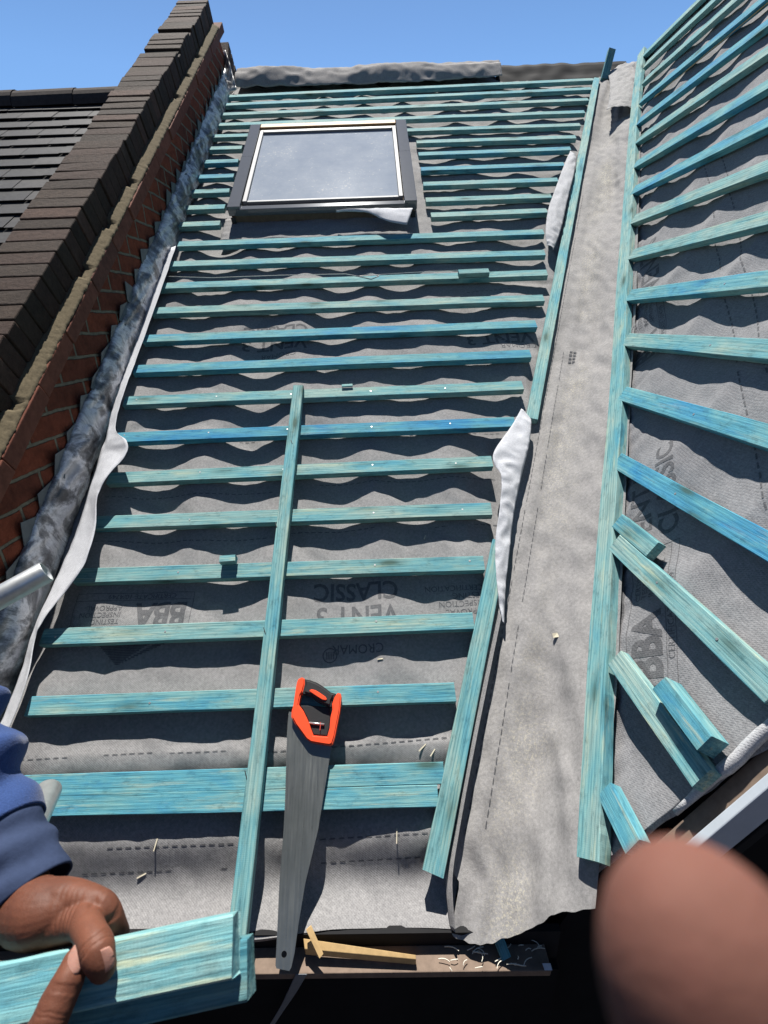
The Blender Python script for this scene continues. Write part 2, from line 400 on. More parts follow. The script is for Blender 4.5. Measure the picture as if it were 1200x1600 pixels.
rr = P2(WY, 15.0, -.13); pts.append((rr.x, rr.z)); tp = P2(WY, -.4, -.13); pts.append((tp.x, tp.z)); pts.append((tp.x+1.6, tp.z-2.6)); pts.append((tp.x+1.6, lo)); pts.append((-4.2, lo))
fr = [Vector((x, WY, z)) for x, z in pts]; bk = [Vector((x, WY+.1, z)) for x, z in pts]; n = len(pts)
mb.add(fr+bk, [tuple(range(n)), tuple(range(2*n-1, n-1, -1))]+[(i, (i+1) % n, (i+1) % n+n, i+n) for i in range(n)])
mk('front_wall', mb.v, mb.f, DARKWALL, house)

sky_block = empty('terraced_house', loc=(0, -13, -Z0), label='plain brick house added unseen behind the viewer to block low sky light', cat='house')  # unseen house added behind the camera to cut off low sky light
mb = MB(); mb.box((0, 0, 0), XV, Vector((0, 1, 0)), Vector((0, 0, 1)), -16, 16, -17, -10, -Z0, 3.2)
mk('wall', mb.v, mb.f, flat('dull_brick', (.10, .06, .045), .9, 0, .1, .3, 8, .3), sky_block)
mb = MB(); A_, B_ = Vector((-16.3, -9.7, 3.1)), Vector((16.3, -9.7, 3.1)); back(mb, A_, B_, Vector((0, -.83, .55)), 4.6); back(mb, A_-Vector((0, 7.6, 0)), B_-Vector((0, 7.6, 0)), Vector((0, .83, .55)), 4.6)
mk('roof', mb.v, mb.f, SLATE, sky_block)
for i in range(6):
    for z_ in (-2.6, .4):
        mb = MB(); mb.box((0, 0, 0), XV, Vector((0, 1, 0)), Vector((0, 0, 1)), -13.5+i*5, -12.2+i*5, -9.995, -9.96, z_, z_+1.6)
        mk('window', mb.v, mb.f, ALU_D, sky_block)
# ------------------------------------------------------------------ felt sheets
RAFT = [-1.21, -.91, -.61, -.33, -.03, .25, .58, .88, 1.18, 1.5, 1.8, 2.1]
def hm(x, k):
    i = 0; x0_ = x; x = x+.05*fb(k*.28, x*1.1, 12)
    while i < len(RAFT)-2 and x > RAFT[i+1]: i += 1
    s = min(1, max(0, (x-RAFT[i])/(RAFT[i+1]-RAFT[i]))); s = min(1, max(0, s+.13*math.sin(s*math.pi)*fb(i*5.1, k*.6, 2)*2))
    p = .45*(4*s*(1-s))**1.1+.55*(.5-.5*math.cos(2*math.pi*s))
    A = .003+.022*max(0, min(1, .42+1.25*fb(i*3.3+7, k*.42, 3)))
    A *= 1.15 if i in (0, 1) else .9
    if k > 11: A *= 1.05
    if k < -.7: A *= .25
    h = -.0275-A*p
    y = k*G; x = x0_
    h -= .0045*max(0, 1-7*abs(fb(x*2.3+y*1.1, y*2.6-x*.6, 21)))
    h += .013*fb(x*4.3, y*3.2, 3)-.005+.0024*fb(x*24+y*8, y*22, 7)
    e = xr(k)-x                              # crumples near the valley edge
    if e < .16 and k > 1: h += (1-e/.16)*(.012*fb(x*26, y*9, 1)-.003)
    h += .004*max(0, math.sin(k*2*math.pi*.5+.4))*fb(x*4, y*2)
    if k < -.7:
        q = min(1, (-.7-k)/.5); h += q*(.017*math.cos((k+1.72)/.55*math.pi)+.008*fb(x*3, y*8, 5)) - .010*q
    return min(h, -.0262 if k > -1.2 else .01)
def sheet_main():
    nx, nk = 250, 480
    mb = MB(); 
    def f(u, v):
        k = -2.72+v*(KR+2.72)
        if v == 0: k += .06*fb(u*5, 1.2)+.04*math.sin(u*9)
        x0 = -1.015; x = x0+u*(xr(k)-x0)
        return P1(x, k, hm(x, k))
    mb.grid(f, nx, nk)
    # lower lip turning down over the eaves
    def g(u, v):
        k = -2.72+.06*fb(u*5, 1.2)+.04*math.sin(u*9); x = -1.015+u*(xr(k)+1.015)
        return P1(x, k, hm(x, k)) + N1*(-.0008-.014*v) + S1*(-.006*v)
    mb.grid(g, nx, 2)
    return mb
mb = sheet_main()
felt = mk('roofing_felt', mb.v, mb.f, FELT, None, smooth=True)
tag(felt, 'grey breather felt sagging between rafters on the big slope left of the valley', 'roofing felt')

def vt(tau):
    k = -2.74+tau*(KR+2.6); L = P1(xr(k)+.0, k, -.028)
    r = 16.95-tau*17.25; a = .553+(4.24-.553)*max(0, (16.75-r)/16.97); R = P2(a, r, -.03)
    if r > 15.4: a = .545+.0; 
    return L, R, k, r
RVB = [(-.22, 4.217), (2.2, 3.68), (6.3, 2.78), (10.18, 1.92), (12.0, 1.535), (13.6, 1.19), (15.38, .803), (16.65, .562)]
def rva(r):
    for (r0, a0), (r1, a1) in zip(RVB, RVB[1:]):
        if r <= r1: return a0+(a1-a0)*(r-r0)/(r1-r0)
    return a1+(r-r1)*(a1-a0)/(r1-r0)
def valley_pt(tau, s):
    k = -2.74+tau*(KR+2.7); r = 16.9-tau*17.15
    L = P1(xr(k), k, -.027); R = P2(rva(r)-.0, r, -.027)
    z = (L.z+R.z)/2; C = vcentre(z-.02)
    C = C-(N1+N2).normalized()*.045
    P = L*(1-s)**2+C*2*s*(1-s)+R*s*s
    nn = (N1*(1-s)+N2*s).normalized(); env = min(1, 6*s*(1-s)+.12)
    w_ = .016*fb(tau*9, s*1.8, 2)+.010*fb(tau*7, s*7, 15)+.009*(.4-abs(fb(tau*24+s*4, s*3, 5)))+.004*fb(tau*95+s*6, s*9, 9)
    w_ += .007*math.sin(tau*46+s*5+3*fb(tau*4, 0, 1))*max(0, fb(tau*6, s*2, 4)+.15)
    if tau < .012: P = P-VD*(.07*math.sin(min(1, s*1.15)*math.pi)**2*(1-tau/.012)*(.0)+0)
    return P+nn*w_*env*1.3
mb = MB()
def f(u, v):
    tau = u; P = valley_pt(tau, v)
    if u < .03:                              # belly of the cut edge hanging over the eaves
        b = (1-u/.03); P = P-VD*b*(.062*math.sin(math.pi*v**.72)**1.1+.006*fb(v*14, 3))
    return P
NU, NV = 420, 46
mb.grid(f, NU, NV)
val = mk('valley_felt', mb.v, mb.f, DUST, smooth=True)
at = val.data.attributes.new('mid', 'FLOAT', 'POINT')
for i in range(NU+1):
    for j in range(NV+1):
        s = j/NV; at.data[i*(NV+1)+j].value = max(0, math.exp(-((s-.42)/.17)**2))*(.5+.5*fb(i*.06, s*3)+.25)
tag(val, 'long strip of dusty grey felt lining the valley between two straight battens', 'valley felt')

def hr(a, r):
    sp = .31; q = (a+.07)/sp; i = math.floor(q); s = q-i; p = (4*s*(1-s))**1.2
    A = .003+.022*max(0, min(1, .45+1.2*fb(i*2.1+3, r*.4, 8)))
    y = r*G; h = -.0275-A*p+.009*fb(a*4, y*4, 3)-.003+.0025*fb(a*9, y*13, 3)+.0025*fb(a*22, y*24+a*6, 6)
    e = a
    ed = rva(r)-a
    if ed < .12: h += (1-max(0, ed)/.12)*.010*fb(a*30, y*12, 2)
    return min(h, -.0262)
mb = MB()
def f(u, v):
    r = -.45+u*(16.85+.45); a1 = rva(r)+.035; a0 = .53
    if r > 14.3: a0 = .53+.035*max(0, (r-14.3)/2.4)
    a = a1+(a0-a1)*v; a = max(a, a0) if a1 > a0 else a
    a += 0 if v < 1 else .01*fb(r*3, 4)
    h = hr(a, r)
    if v > .97 and a < .6: h -= .01*(v-.97)/.03
    return P2(a, r, h)
mb.grid(f, 400, 230)
feltr = mk('steep_slope_felt', mb.v, mb.f, FELT_R, smooth=True)
tag(feltr, 'grey printed felt on the steep slope right of the valley, under fanned battens', 'roofing felt')

# -- ridge felt and laps
mb = MB()
def f(u, v):
    x = -.965+u*1.945
    if v < .62:
        q = v/.62; k = 23.35+q*1.35+.16*fb(u*5, 1)*(1-q)-.12*u; h = -.0+.055*math.sin(q*math.pi*.8)*(1+.5*fb(u*4, q*1.2))+.018*(.4-abs(fb(u*11, q*2.2+u*3)))+.005*fb(u*40, q*5)
        if u > .63 and q < .55: h += .03*(u-.63)*(1-q); k += .35*(u-.63)
        return P1(x, k, h+.004)
    q = (v-.62)/.38; base = P1(x, 24.7, .045+.018*fb(u*7, 3)+.012*fb(u*22, 4))
    return base+Vector((0, math.cos(PM)*.8, -math.sin(PM)))*.35*q+Vector((0, 0, .03*fb(u*9, q*2)*q))
mb.grid(f, 150, 30)
tag(mk('ridge_felt', mb.v, mb.f, mat_felt('ridge_felt', (.19, .182, .175), (.30, .288, .28)), smooth=True, solid=.0015),
    'crumpled grey felt draped over the ridge above the rooflight', 'roofing felt')
mb = MB()
def f(u, v):
    x = .96+u*1.0; return P1(x, 23.5+v*1.25, -.045+.055*v+.012*fb(u*9, v*3))
mb.grid(f, 60, 8)
tag(mk('ridge_strip', mb.v, mb.f, DARK, smooth=True, solid=.002), 'thin black strip along the ridge right of the crumpled felt', 'ridge strip')

def ribbon(name, rows, mat, n=8, m=8, wr=.004, curl=.0, on=om, plane=N1, sc=22):
    """rows: (lx,ly,lh, rx,ry,rh) measured edges with heights over the slope"""
    pts = cat(rows, n); mb = MB(); L = [on(p[0], p[1], p[2]) for p in pts]; Rr = [on(p[3], p[4], p[5]) for p in pts]
    for i in range(len(pts)):
        for j in range(m+1):
            s = j/m; P = L[i].lerp(Rr[i], s)+plane*(curl*math.sin(s*math.pi)); mb.v.append(P+plane*wr*((.45-abs(fb(P.x*sc, P.y*sc, P.z*sc)))*1.6+.2*fb(P.x*60, P.y*60, P.z*60)))
    for i in range(len(pts)-1):
        for j in range(m):
            a = i*(m+1)+j; mb.f.append((a, a+1, a+m+2, a+m+1))
    return mk(name, mb.v, mb.f, mat, smooth=True, solid=.0012)
tag(ribbon('felt_flap', [(262, 388, 0, 275, 385, .02), (235, 470, 0, 246, 470, .02), (203, 560, 0, 213, 562, .02), (185, 610, 0, 197, 605, .03), (172, 655, .0, 180, 668, .03), (165, 688, .01, 198, 689, .07), (158, 705, .0, 196, 712, .07), (150, 735, 0, 168, 745, .07), (140, 765, 0, 152, 778, .06), (130, 800, 0, 149, 828, .06), (112, 850, 0, 130, 885, .06), (90, 900, 0, 98, 930, .05), (62, 960, 0, 66, 972, .04), (50, 990, 0, 55, 1000, .03), (33, 1050, 0, 43, 1060, .04), (10, 1110, 0, 18, 1130, .03), (-25, 1190, 0, -15, 1200, .02)], WHITE, wr=.003),
    'long white felt edge turned up along the lead at the party wall', 'felt flap')
tag(ribbon('felt_flap', [(814, 640, .004, 830, 655, .012), (800, 665, .012, 828, 685, .012), (770, 712, .03, 822, 715, .014), (783, 745, .035, 812, 755, .012), (781, 790, .03, 803, 800, .012), (774, 845, .02, 797, 850, .012), (775, 900, .016, 791, 905, .008), (780, 945, .010, 788, 948, .006), (785, 972, .006, 787, 976, .0)], WHITE, curl=.004, wr=.007, n=12, m=12),
    'white folded felt flap over the valley batten at mid slope', 'felt flap')
tag(ribbon('felt_flap', [(891, 236, .0, 900, 248, .01), (880, 262, .01, 896, 275, .015), (866, 300, .02, 886, 315, .02), (856, 330, .02, 880, 345, .02), (852, 365, .02, 872, 372, .015), (855, 385, .01, 864, 392, .01)], LFELT, curl=.008, wr=.010, n=12, m=12),
    'crumpled pale felt roll beside the upper part of the valley batten', 'felt flap')
tag(ribbon('felt_flap', [(525, 331, .04, 526, 329, .045), (575, 333, .05, 578, 326, .055), (605, 346, .045, 608, 326, .055), (636, 352, .04, 645, 326, .055)], WHITE, wr=.004, curl=.006),
    'white triangular felt corner hanging below the rooflight', 'felt flap')
# flap at the top of the valley
tag(ribbon('valley_flap', [(950, 112, .0, 1000, 96, .03), (952, 130, .02, 996, 110, .05), (952, 150, .04, 993, 135, .07), (950, 165, .06, 991, 165, .08), (947, 173, .07, 988, 170, .09)], mat_felt('light_felt', (.24, .236, .232), (.36, .352, .346)), wr=.014, curl=.012, n=12, m=14),
    'curled grey felt flap crossing the top of the valley', 'felt flap')
# upright folded edge of the valley felt by the lower valley batten
tag(ribbon('felt_upstand', [(780, 950, -.01, 785, 955, .01), (757, 1060, -.01, 763, 1062, .008), (733, 1170, -.015, 741, 1172, .006), (710, 1290, -.02, 719, 1290, .0), (697, 1372, -.02, 707, 1374, -.004), (703, 1450, -.03, 711, 1456, -.012)], FELT, wr=.002),
    'narrow upright felt fold along the lower valley batten', 'felt fold')

# -- print on the felts
def text_mesh(body, size, bold=0):
    cu = bpy.data.curves.new('t', 'FONT'); cu.body = body; cu.size = size; cu.offset = bold; cu.resolution_u = 3
    o = bpy.data.objects.new('t', cu); COL.objects.link(o); bpy.context.view_layer.update()
    me = bpy.data.meshes.new_from_object(o.evaluated_get(bpy.context.evaluated_depsgraph_get()))
    bpy.data.objects.remove(o); bm = bmesh.new(); bm.from_mesh(me)
    bmesh.ops.triangulate(bm, faces=bm.faces)
    for _ in range(4):
        ed = [e for e in bm.edges if e.calc_length() > .012]
        if not ed: break
        bmesh.ops.subdivide_edges(bm, edges=ed, cuts=1); bmesh.ops.triangulate(bm, faces=bm.faces)
    vs = [v.co.copy() for v in bm.verts]; bm.verts.index_update(); fs = [tuple(v.index for v in f.verts) for f in bm.faces]
    bm.free(); return vs, fs
def put_text(mb, body, size, org, ex, ey, fn, bold=0, center=False, sx=1):
    vs, fs = text_mesh(body, size, bold); wd = max(v.x for v in vs) if vs else 0
    out = []
    for v in vs:
        x = (v.x-(wd/2 if center else 0))*sx; p = (org[0]+ex[0]*x+ey[0]*v.y, org[1]+ex[1]*x+ey[1]*v.y); out.append(fn(*p))
    mk('printed_word', out, fs, INK, PPAR[0], auto=False)
PPAR = [None]
def flush(name='printed_frame'):
    global mb
    if mb.v: mk(name, mb.v, mb.f, INK, PPAR[0], auto=False)
    mb = MB()
def quad_strip(mb, a, b, wd, fn, n=1):      # thin printed bar from a to b in plane coordinates (metres)
    a = Vector(a); b = Vector(b); d = (b-a).normalized(); q = Vector((-d.y, d.x))*wd/2
    n = max(n, int((b-a).length/.012))
    vs = []; 
    for i in range(n+1):
        c = a.lerp(b, i/n); vs += [fn(*(c-q)), fn(*(c+q))]
    mb.add(vs, [(2*i, 2*i+1, 2*i+3, 2*i+2) for i in range(n)])
def dashes(mb, a, b, fn0, wd=.003, dash=.013, gap=.008, skip=0):
    fn = lambda x, y: fn0(x, y)+(N1 if fn0 is fm else N2)*.0001
    mb = MB(); a = Vector(a); b = Vector(b); L = (b-a).length; d = (b-a)/L; t = 0
    while t < L-dash:
        if fb(t*7+skip, skip) > -.33: quad_strip(mb, a+d*t, a+d*(t+dash), wd, fn)
        t += dash+gap
    if mb.v: mk('dashed_line', mb.v, mb.f, INK, PPAR[0], auto=False)
fm = lambda x, t: P1(x, t/G-K0, hm(x, t/G-K0)+.0005)
def mt(px, py):
    x, k = xk(om(px, py, -.035)); return (x, (k+K0)*G)
RX, RY = (-1, 0), (0, -1)
mb = MB(); PPAR[0] = felt
o = mt(622, 908); put_text(mb, 'CLASSIC', .078, o, RX, RY, fm, .0014, sx=.86)
o = mt(622, 945); put_text(mb, 'VENT 3', .085, o, RX, RY, fm, .0016, sx=.86)
o = mt(600, 1005); put_text(mb, 'CROMAR', .036, o, RX, RY, fm, .0, sx=.95)
c = mt(515, 1023)
for i in range(24): quad_strip(mb, (c[0]+.019*math.cos(i*math.pi/12), c[1]+.019*math.sin(i*math.pi/12)), (c[0]+.019*math.cos((i+1)*math.pi/12), c[1]+.019*math.sin((i+1)*math.pi/12)), .003, fm)
for i in range(-2, 3): quad_strip(mb, (c[0]+i*.005, c[1]-.010), (c[0]+i*.005, c[1]+.010), .0025, fm)
def bba(mb, o, ex, ey, fn):
    def L(x, y): return (o[0]+ex[0]*x+ey[0]*y, o[1]+ex[1]*x+ey[1]*y)
    for (a, b) in (((0, 0), (.34, 0)), ((0, .125), (.34, .125)), ((0, 0), (0, .125)), ((.34, 0), (.34, .125)), ((.0, .022), (.34, .022))):
        quad_strip(mb, L(*a), L(*b), .0016, fn)
    put_text(mb, 'BBA', .105, L(.012, .036), ex, ey, fn, .004, sx=.78)
    for i, s_ in enumerate(('APPROVAL', 'INSPECTION', 'TESTING', 'CERTIFICATION')): put_text(mb, s_, .021, L(.20, .038+.02*i), ex, ey, fn, .0)
    put_text(mb, 'CERTIFICATE 10/4749', .021, L(.05, .004), ex, ey, fn, 0)
flush('printed_emblem')
o = mt(303, 923); bba(mb, o, RX, RY, fm); flush()
# dark chevron
a = mt(150, 1004); b = mt(262, 1003); c = mt(180, 1040)
for i in range(14):
    q = i/14; A = Vector(a).lerp(Vector(c), q); B = Vector(b).lerp(Vector(c), q)
    quad_strip(mb, A, A.lerp(B, .78), .0036, fm); quad_strip(mb, A.lerp(B, .86), B, .0036, fm)
flush('printed_chevron')
o = mt(755, 912); 
for i, s_ in enumerate(('CERTIFICATION', 'TESTING', 'INSPECTION', 'APPROVAL')): put_text(mb, s_, .024, (o[0], o[1]-.024*i), RX, RY, fm, 0)
o = mt(482, 508); put_text(mb, 'CLASSIC', .075, o, RX, RY, fm, .0015); o = mt(480, 528); put_text(mb, 'VENT 3', .085, o, RX, RY, fm, .0016)
o = mt(463, 548); put_text(mb, 'CROMAR', .036, o, RX, RY, fm, .0); o = mt(838, 536); put_text(mb, 'CROMAR', .036, o, RX, RY, fm, .0)
o = mt(830, 520); put_text(mb, 'VENT 3', .085, o, RX, RY, fm, .0016)
for i, (p, q) in enumerate([((-10, 1190), (245, 1176)), ((265, 1177), (360, 1173)), ((412, 1176), (705, 1152)), ((110, 1328), (370, 1318)), ((500, 1312), (690, 1300)), ((120, 1368), (360, 1358)), ((500, 1350), (665, 1340)), ((150, 848), (430, 840)), ((455, 832), (590, 824)), ((680, 822), (780, 815)), ((165, 777), (430, 768)), ((450, 757), (780, 743)), ((200, 690), (430, 684)), ((640, 678), (790, 672)), ((730, 455), (800, 449))]):
    dashes(mb, mt(*p), mt(*q), fm, skip=i*3.1)


# right slope print: runs along the valley
def fr2(u, v):                              # u along the valley direction, v across (towards the valley = +)
    P = VD*u + VN*v + RO; a, r = ar(P); return P2(a, r, hr(a, r)+.0006)
RO = orr(1015, 1060, -.03); VN = N2.cross(VD).normalized()
if VN.dot(orr(985, 1060)-orr(1050, 1060)) < 0: VN = -VN
def rt(px, py): P = orr(px, py, -.035)-RO; return (P.dot(VD), P.dot(VN))
UX, UY = (1, 0), (0, 1)
mb = MB(); PPAR[0] = feltr
o = rt(1060, 1068); bba(mb, (o[0], o[1]), UX, UY, fr2); flush()
o = rt(1054, 825); put_text(mb, 'CLASSIC', .075, o, UX, UY, fr2, .0015); o = rt(1012, 850); put_text(mb, 'VENT 3', .075, o, UX, UY, fr2, .0015)
o = rt(1033, 545); bba(mb, o, UX, UY, fr2); flush()
o = rt(1025, 440); put_text(mb, 'VENT 3', .10, o, UX, UY, fr2, .002)
for i, (p, q) in enumerate([((1112, 372), (1196, 800)), ((1150, 366), (1199, 590)), ((1100, 250), (1118, 345)), ((1128, 245), (1150, 345))]): dashes(mb, rt(*p), rt(*q), fr2, .004, .017, .01, skip=i*2.2)
for x in (.0, .02): quad_strip(mb, (x-.02, .165), (.27, .165+x*.2), .002, fr2)
# solid dark band with pale lines beside the box
for i in range(12): quad_strip(mb, (.03, .085+i*.0035), (.24-.01*i, .085+i*.0035), .0036, fr2) if i not in (3, 4) else None

flush('printed_band')
# valley print
def fv(t, s):
    nn = (N1*(1-s)+N2*s).normalized(); return valley_pt(t, s)+nn*.002
mb = MB()
def vd(s0, s1, t0, t1, L):
    n = int(L/.024)
    for i in range(n):
        if fb(i*.37, s0*9) < -.3: continue
        ta = t0+(t1-t0)*i/n; tb = ta+(t1-t0)/n*.6; s = s0+(s1-s0)*i/n; w_ = .006
        mb.add([fv(ta, s), fv(ta, s+w_), fv(tb, s+w_), fv(tb, s)], [(0, 1, 2, 3)])
vd(.13, .12, .03, .62, 2.9); vd(.25, .23, .03, .36, 1.8)
for (t, s) in ((.345, .3), (.345, .34)):
    for i in range(4): mb.add([fv(t+i*.004, s), fv(t+i*.004, s+.03), fv(t+.002+i*.004, s+.03), fv(t+.002+i*.004, s)], [(0, 1, 2, 3)])
for (t, s, a, b) in ((.44, .88, .015, .05), (.47, .9, .008, .06), (.40, .9, .02, .05)): 
    for i in range(3): mb.add([fv(t+i*.009, s), fv(t+i*.009, s+b), fv(t+.005+i*.009, s+b), fv(t+.005+i*.009, s)], [(0, 1, 2, 3)])
mk('printed_mark', mb.v, mb.f, INK, val, auto=False)

# ------------------------------------------------------------------ battens
def batten(name, A, B, nrm, W=.047, T=.025, tint=(.5, .35, .5), label=None, group=None, catg='batten', side=-1, parent=None, j=.0006, seg=.09, bow=0, curve=None, tagit=True):
    """A,B: ends of the edge line on the top face, body extends by W to `side` and T below"""
    ex = (B-A).normalized(); ez = (nrm-ex*nrm.dot(ex)).normalized(); ey = ez.cross(ex)*(1 if side > 0 else -1)
    L = (B-A).length; n = max(2, int(L/seg)); ch = .0014; c = []
    prof = [(0, -ch), (ch, 0), (W-ch, 0), (W, -ch), (W, -T+ch), (W-ch, -T), (ch, -T), (0, -T+ch)]
    Mx = Matrix((ex, ez.cross(ex), ez)).transposed().to_4x4(); Mx.translation = A
    sg = 1 if ey.dot(ez.cross(ex)) > 0 else -1
    vs = []; fs = []; sd = random.uniform(0, 99)
    for i in range(n+1):
        x = L*i/n; dy = (j*2.2*fb(x*4, sd))+(bow*math.sin(math.pi*i/n)); dz = j*1.5*fb(x*3, sd, 4)
        if curve: dy += curve(i/n)
        for q, (y, z) in enumerate(prof):
            sk = random.uniform(-.0012, .0012) if i in (0, n) else 0
            vs.append((x+sk, sg*(y+dy+j*fb(x*9, q*3.1, sd)), z+dz+(j*.8*fb(x*11, q*2.3+50, sd) if z < -T/2 else j*.4*fb(x*11, q*2.3+50, sd))))
    for i in range(n):
        for q in range(8): a = i*8+q; b = i*8+(q+1) % 8; fs.append((a, b, b+8, a+8))
    fs.append(tuple(range(8))); fs.append(tuple(n*8+q for q in range(8)))
    o = mk(name, vs, fs, WOOD, parent, M=Mx, local=True)
    o.color = (*tint, 1)
    if parent is None and tagit: tag(o, label, catg, group)
    return o
def nail(parent, P, nrm, r=.0028):
    mb = MB(); mb.tube([P-nrm*.001, P+nrm*.0008], r, 8); return mk('nail', mb.v, mb.f, STEEL, parent)
ROWS = {0: ((48, 1088), (710, 1066)), 1: ((70, 982), (738, 957)), 2: ((122, 888), (755, 868)), 3: ((152, 806), (766, 785)), 4: ((172, 738), (767, 712)), 5: ((176, 676), (803, 651)), 6: ((196, 619), (815, 595)), 7: ((212, 570), (827, 546)), 8: ((227, 523), (836, 500)), 9: ((241, 480), (848, 460)), 10: ((250, 442), (853, 421)), 11: ((267, 408), (850, 390)), 12: ((280, 377), (848, 358)), 13: ((281, 347), (853, 325)), 14: ((291, 321), (860, 302)), 15: ((300, 296), (870, 277)), 16: ((311, 273), (880, 253)), 17: ((320, 250), (890, 229)), 18: ((328, 229), (898, 211)), 19: ((333, 210), (905, 192)), 20: ((342, 192), (912, 172)), 21: ((347, 176), (918, 153)), 22: ((353, 161), (922, 136)), 23: ((357, 148), (926, 122))}
TINT = {0: (.62, .45, .5), 1: (.45, .6, .5), 2: (.50, .5, .4), 3: (.45, .6, .45), 4: (.45, .5, .5), 5: (.95, .2, .5), 6: (.45, .5, .5), 7: (.80, .2, .5), 8: (.75, .3, .55), 9: (.33, .4, .42), 10: (.45, .4, .5), 11: (.5, .3, .5), 12: (.68, .2, .5), 13: (.4, .3, .5), 14: (.4, .3, .5), 15: (.5, .2, .5), 16: (.8, .2, .5), 17: (.7, .2, .5)}
ORD = ['first', 'second', 'third', 'fourth', 'fifth', 'sixth', 'seventh', 'eighth', 'ninth', 'tenth', 'eleventh', 'twelfth', 'thirteenth', 'fourteenth', 'fifteenth', 'sixteenth', 'seventeenth', 'eighteenth', 'nineteenth', 'twentieth']
GM = 'battens nailed across the main slope'
def hue(t): return 'vivid blue' if t[0] > .7 else ('grey-green' if t[0] < .42 else 'turquoise')
for k, (a, b) in ROWS.items():
    A, B = om(*a), om(*b); t = TINT.get(k, (.45+.2*fb(k*1.7, 3), .25, .5))
    if k >= 13 and k <= 18:
        side_n = ORD[k-13]
        xa, ka = xk(A); xb, kb = xk(B)
        for part in (0, 1):
            x0, x1 = (xa, -.79) if part == 0 else (.29 if k > 13 else .305, xb)
            k0_ = ka+(kb-ka)*(x0-xa)/(xb-xa); k1_ = ka+(kb-ka)*(x1-xa)/(xb-xa)
            o = batten('batten', P1(x0, k0_), P1(x1, k1_), N1, tint=t, group=GM,
                       label='%s roof batten %s the rooflight, %s up beside it' % ('short' if part == 0 else 'turquoise', 'left of' if part == 0 else 'right of', side_n))
    else:
        if k <= 12: lab = '%s batten across the main slope, %s single row up from the eaves' % (hue(t), ORD[k])
        else: lab = 'dark turquoise batten above the rooflight, %s down from the ridge' % ORD[23-k]
        o = batten('batten', A, B, N1, tint=t, group=GM, label=lab)
        if k <= 6:
            for rx in RAFT:
                if A.x+.03 < rx < B.x-.03:
                    q = (rx-A.x)/(B.x-A.x); nail(o, A.lerp(B, q)-S1*(.02+random.uniform(-.006, .006)), N1)
# doubled pair by the eaves
batten('batten', om(38, 1211), om(692, 1190), N1, W=.0458, tint=(.68, .5, .5), label='upper batten of the doubled pair lying by the eaves', group=GM)
batten('batten', om(75, 1241.5), om(683, 1226), N1, W=.044, tint=(.66, .5, .5), label='lower batten of the doubled pair lying by the eaves', group=GM)
# the loose upright batten lying on the rows
T2 = .0255
def on_top(px, py): return om(px, py, T2)
cb = batten('batten', om(355, 1462, T2), om(458, 602, T2), N1, W=.038, tint=(.5, .45, .45), side=-1, group=None, label='long loose turquoise batten laid up the slope across the rows, left of the saw')
for (x, y) in ((457, 690), (415, 985), (433, 820), (386, 1210)):
    mb = MB(); P = om(x, y, T2+.0008); mb.tube([P-S1*.008, P+S1*.008+XV*(-.006)], .0011, 6); mk('nail', mb.v, mb.f, RUBBER, cb)
# left valley battens
batten('valley_batten', om(822, 652), om(928, 121), N1, W=.042, tint=(.42, .55, .62), side=-1, label='upper left valley batten ending under the white flap', catg='batten', group='battens edging the valley')
batten('valley_batten', om(661, 1360, .003), om(770, 842, .003), N1, W=.046, tint=(.55, .45, .48), side=-1, label='lower left valley batten whose cut end stops short of the eaves', catg='batten', group='battens edging the valley')
# right valley batten, follows its measured inner edge
RVE = [(900, 1338), (908, 1200), (920, 1000), (936, 800), (952, 613), (963, 443), (970, 360), (985, 175), (996, 87)]
def path_batten(name, pts3, nrm, W, T, tint, label, group, toward):
    vs = []; fs = []; P = cat([tuple(p) for p in pts3], 10); P = [Vector(p) for p in P]
    M = None; ex0 = (P[-1]-P[0]).normalized(); ez0 = (nrm-ex0*nrm.dot(ex0)).normalized()
    M = Matrix((ex0, ez0.cross(ex0), ez0)).transposed().to_4x4(); M.translation = P[0]
    ch = .0015
    for i, p in enumerate(P):
        t = (P[min(i+1, len(P)-1)]-P[max(i-1, 0)]).normalized(); y = nrm.cross(t).normalized()
        if y.dot(toward) < 0: y = -y
        for q, (a, b) in enumerate([(0, -ch), (ch, 0), (W-ch, 0), (W, -ch), (W, -T), (0, -T)]):
            jj = .0012*fb(i*.45, q*3.3, 4)+(.0022*fb(i*1.3, 2, 9) if a > W/2 else 0)
            vs.append(p+y*(a+jj)+nrm*b)
    m_ = 6
    for i in range(len(P)-1):
        for q in range(m_): a = i*m_+q; b = i*m_+(q+1) % m_; fs.append((a, b, b+m_, a+m_))
    fs.append(tuple(range(m_))); e = (len(P)-1)*m_; fs.append(tuple(e+q for q in range(m_)))
    o = mk(name, vs, fs, WOOD, M=M); o.color = (*tint, 1); return tag(o, label, 'batten', group)
path_batten('valley_batten', [orr(*p) for p in RVE], N2, .056, .027, (.42, .6, .56), 'long right valley batten meeting the fanned battens of the steep slope', 'battens edging the valley', -H2)
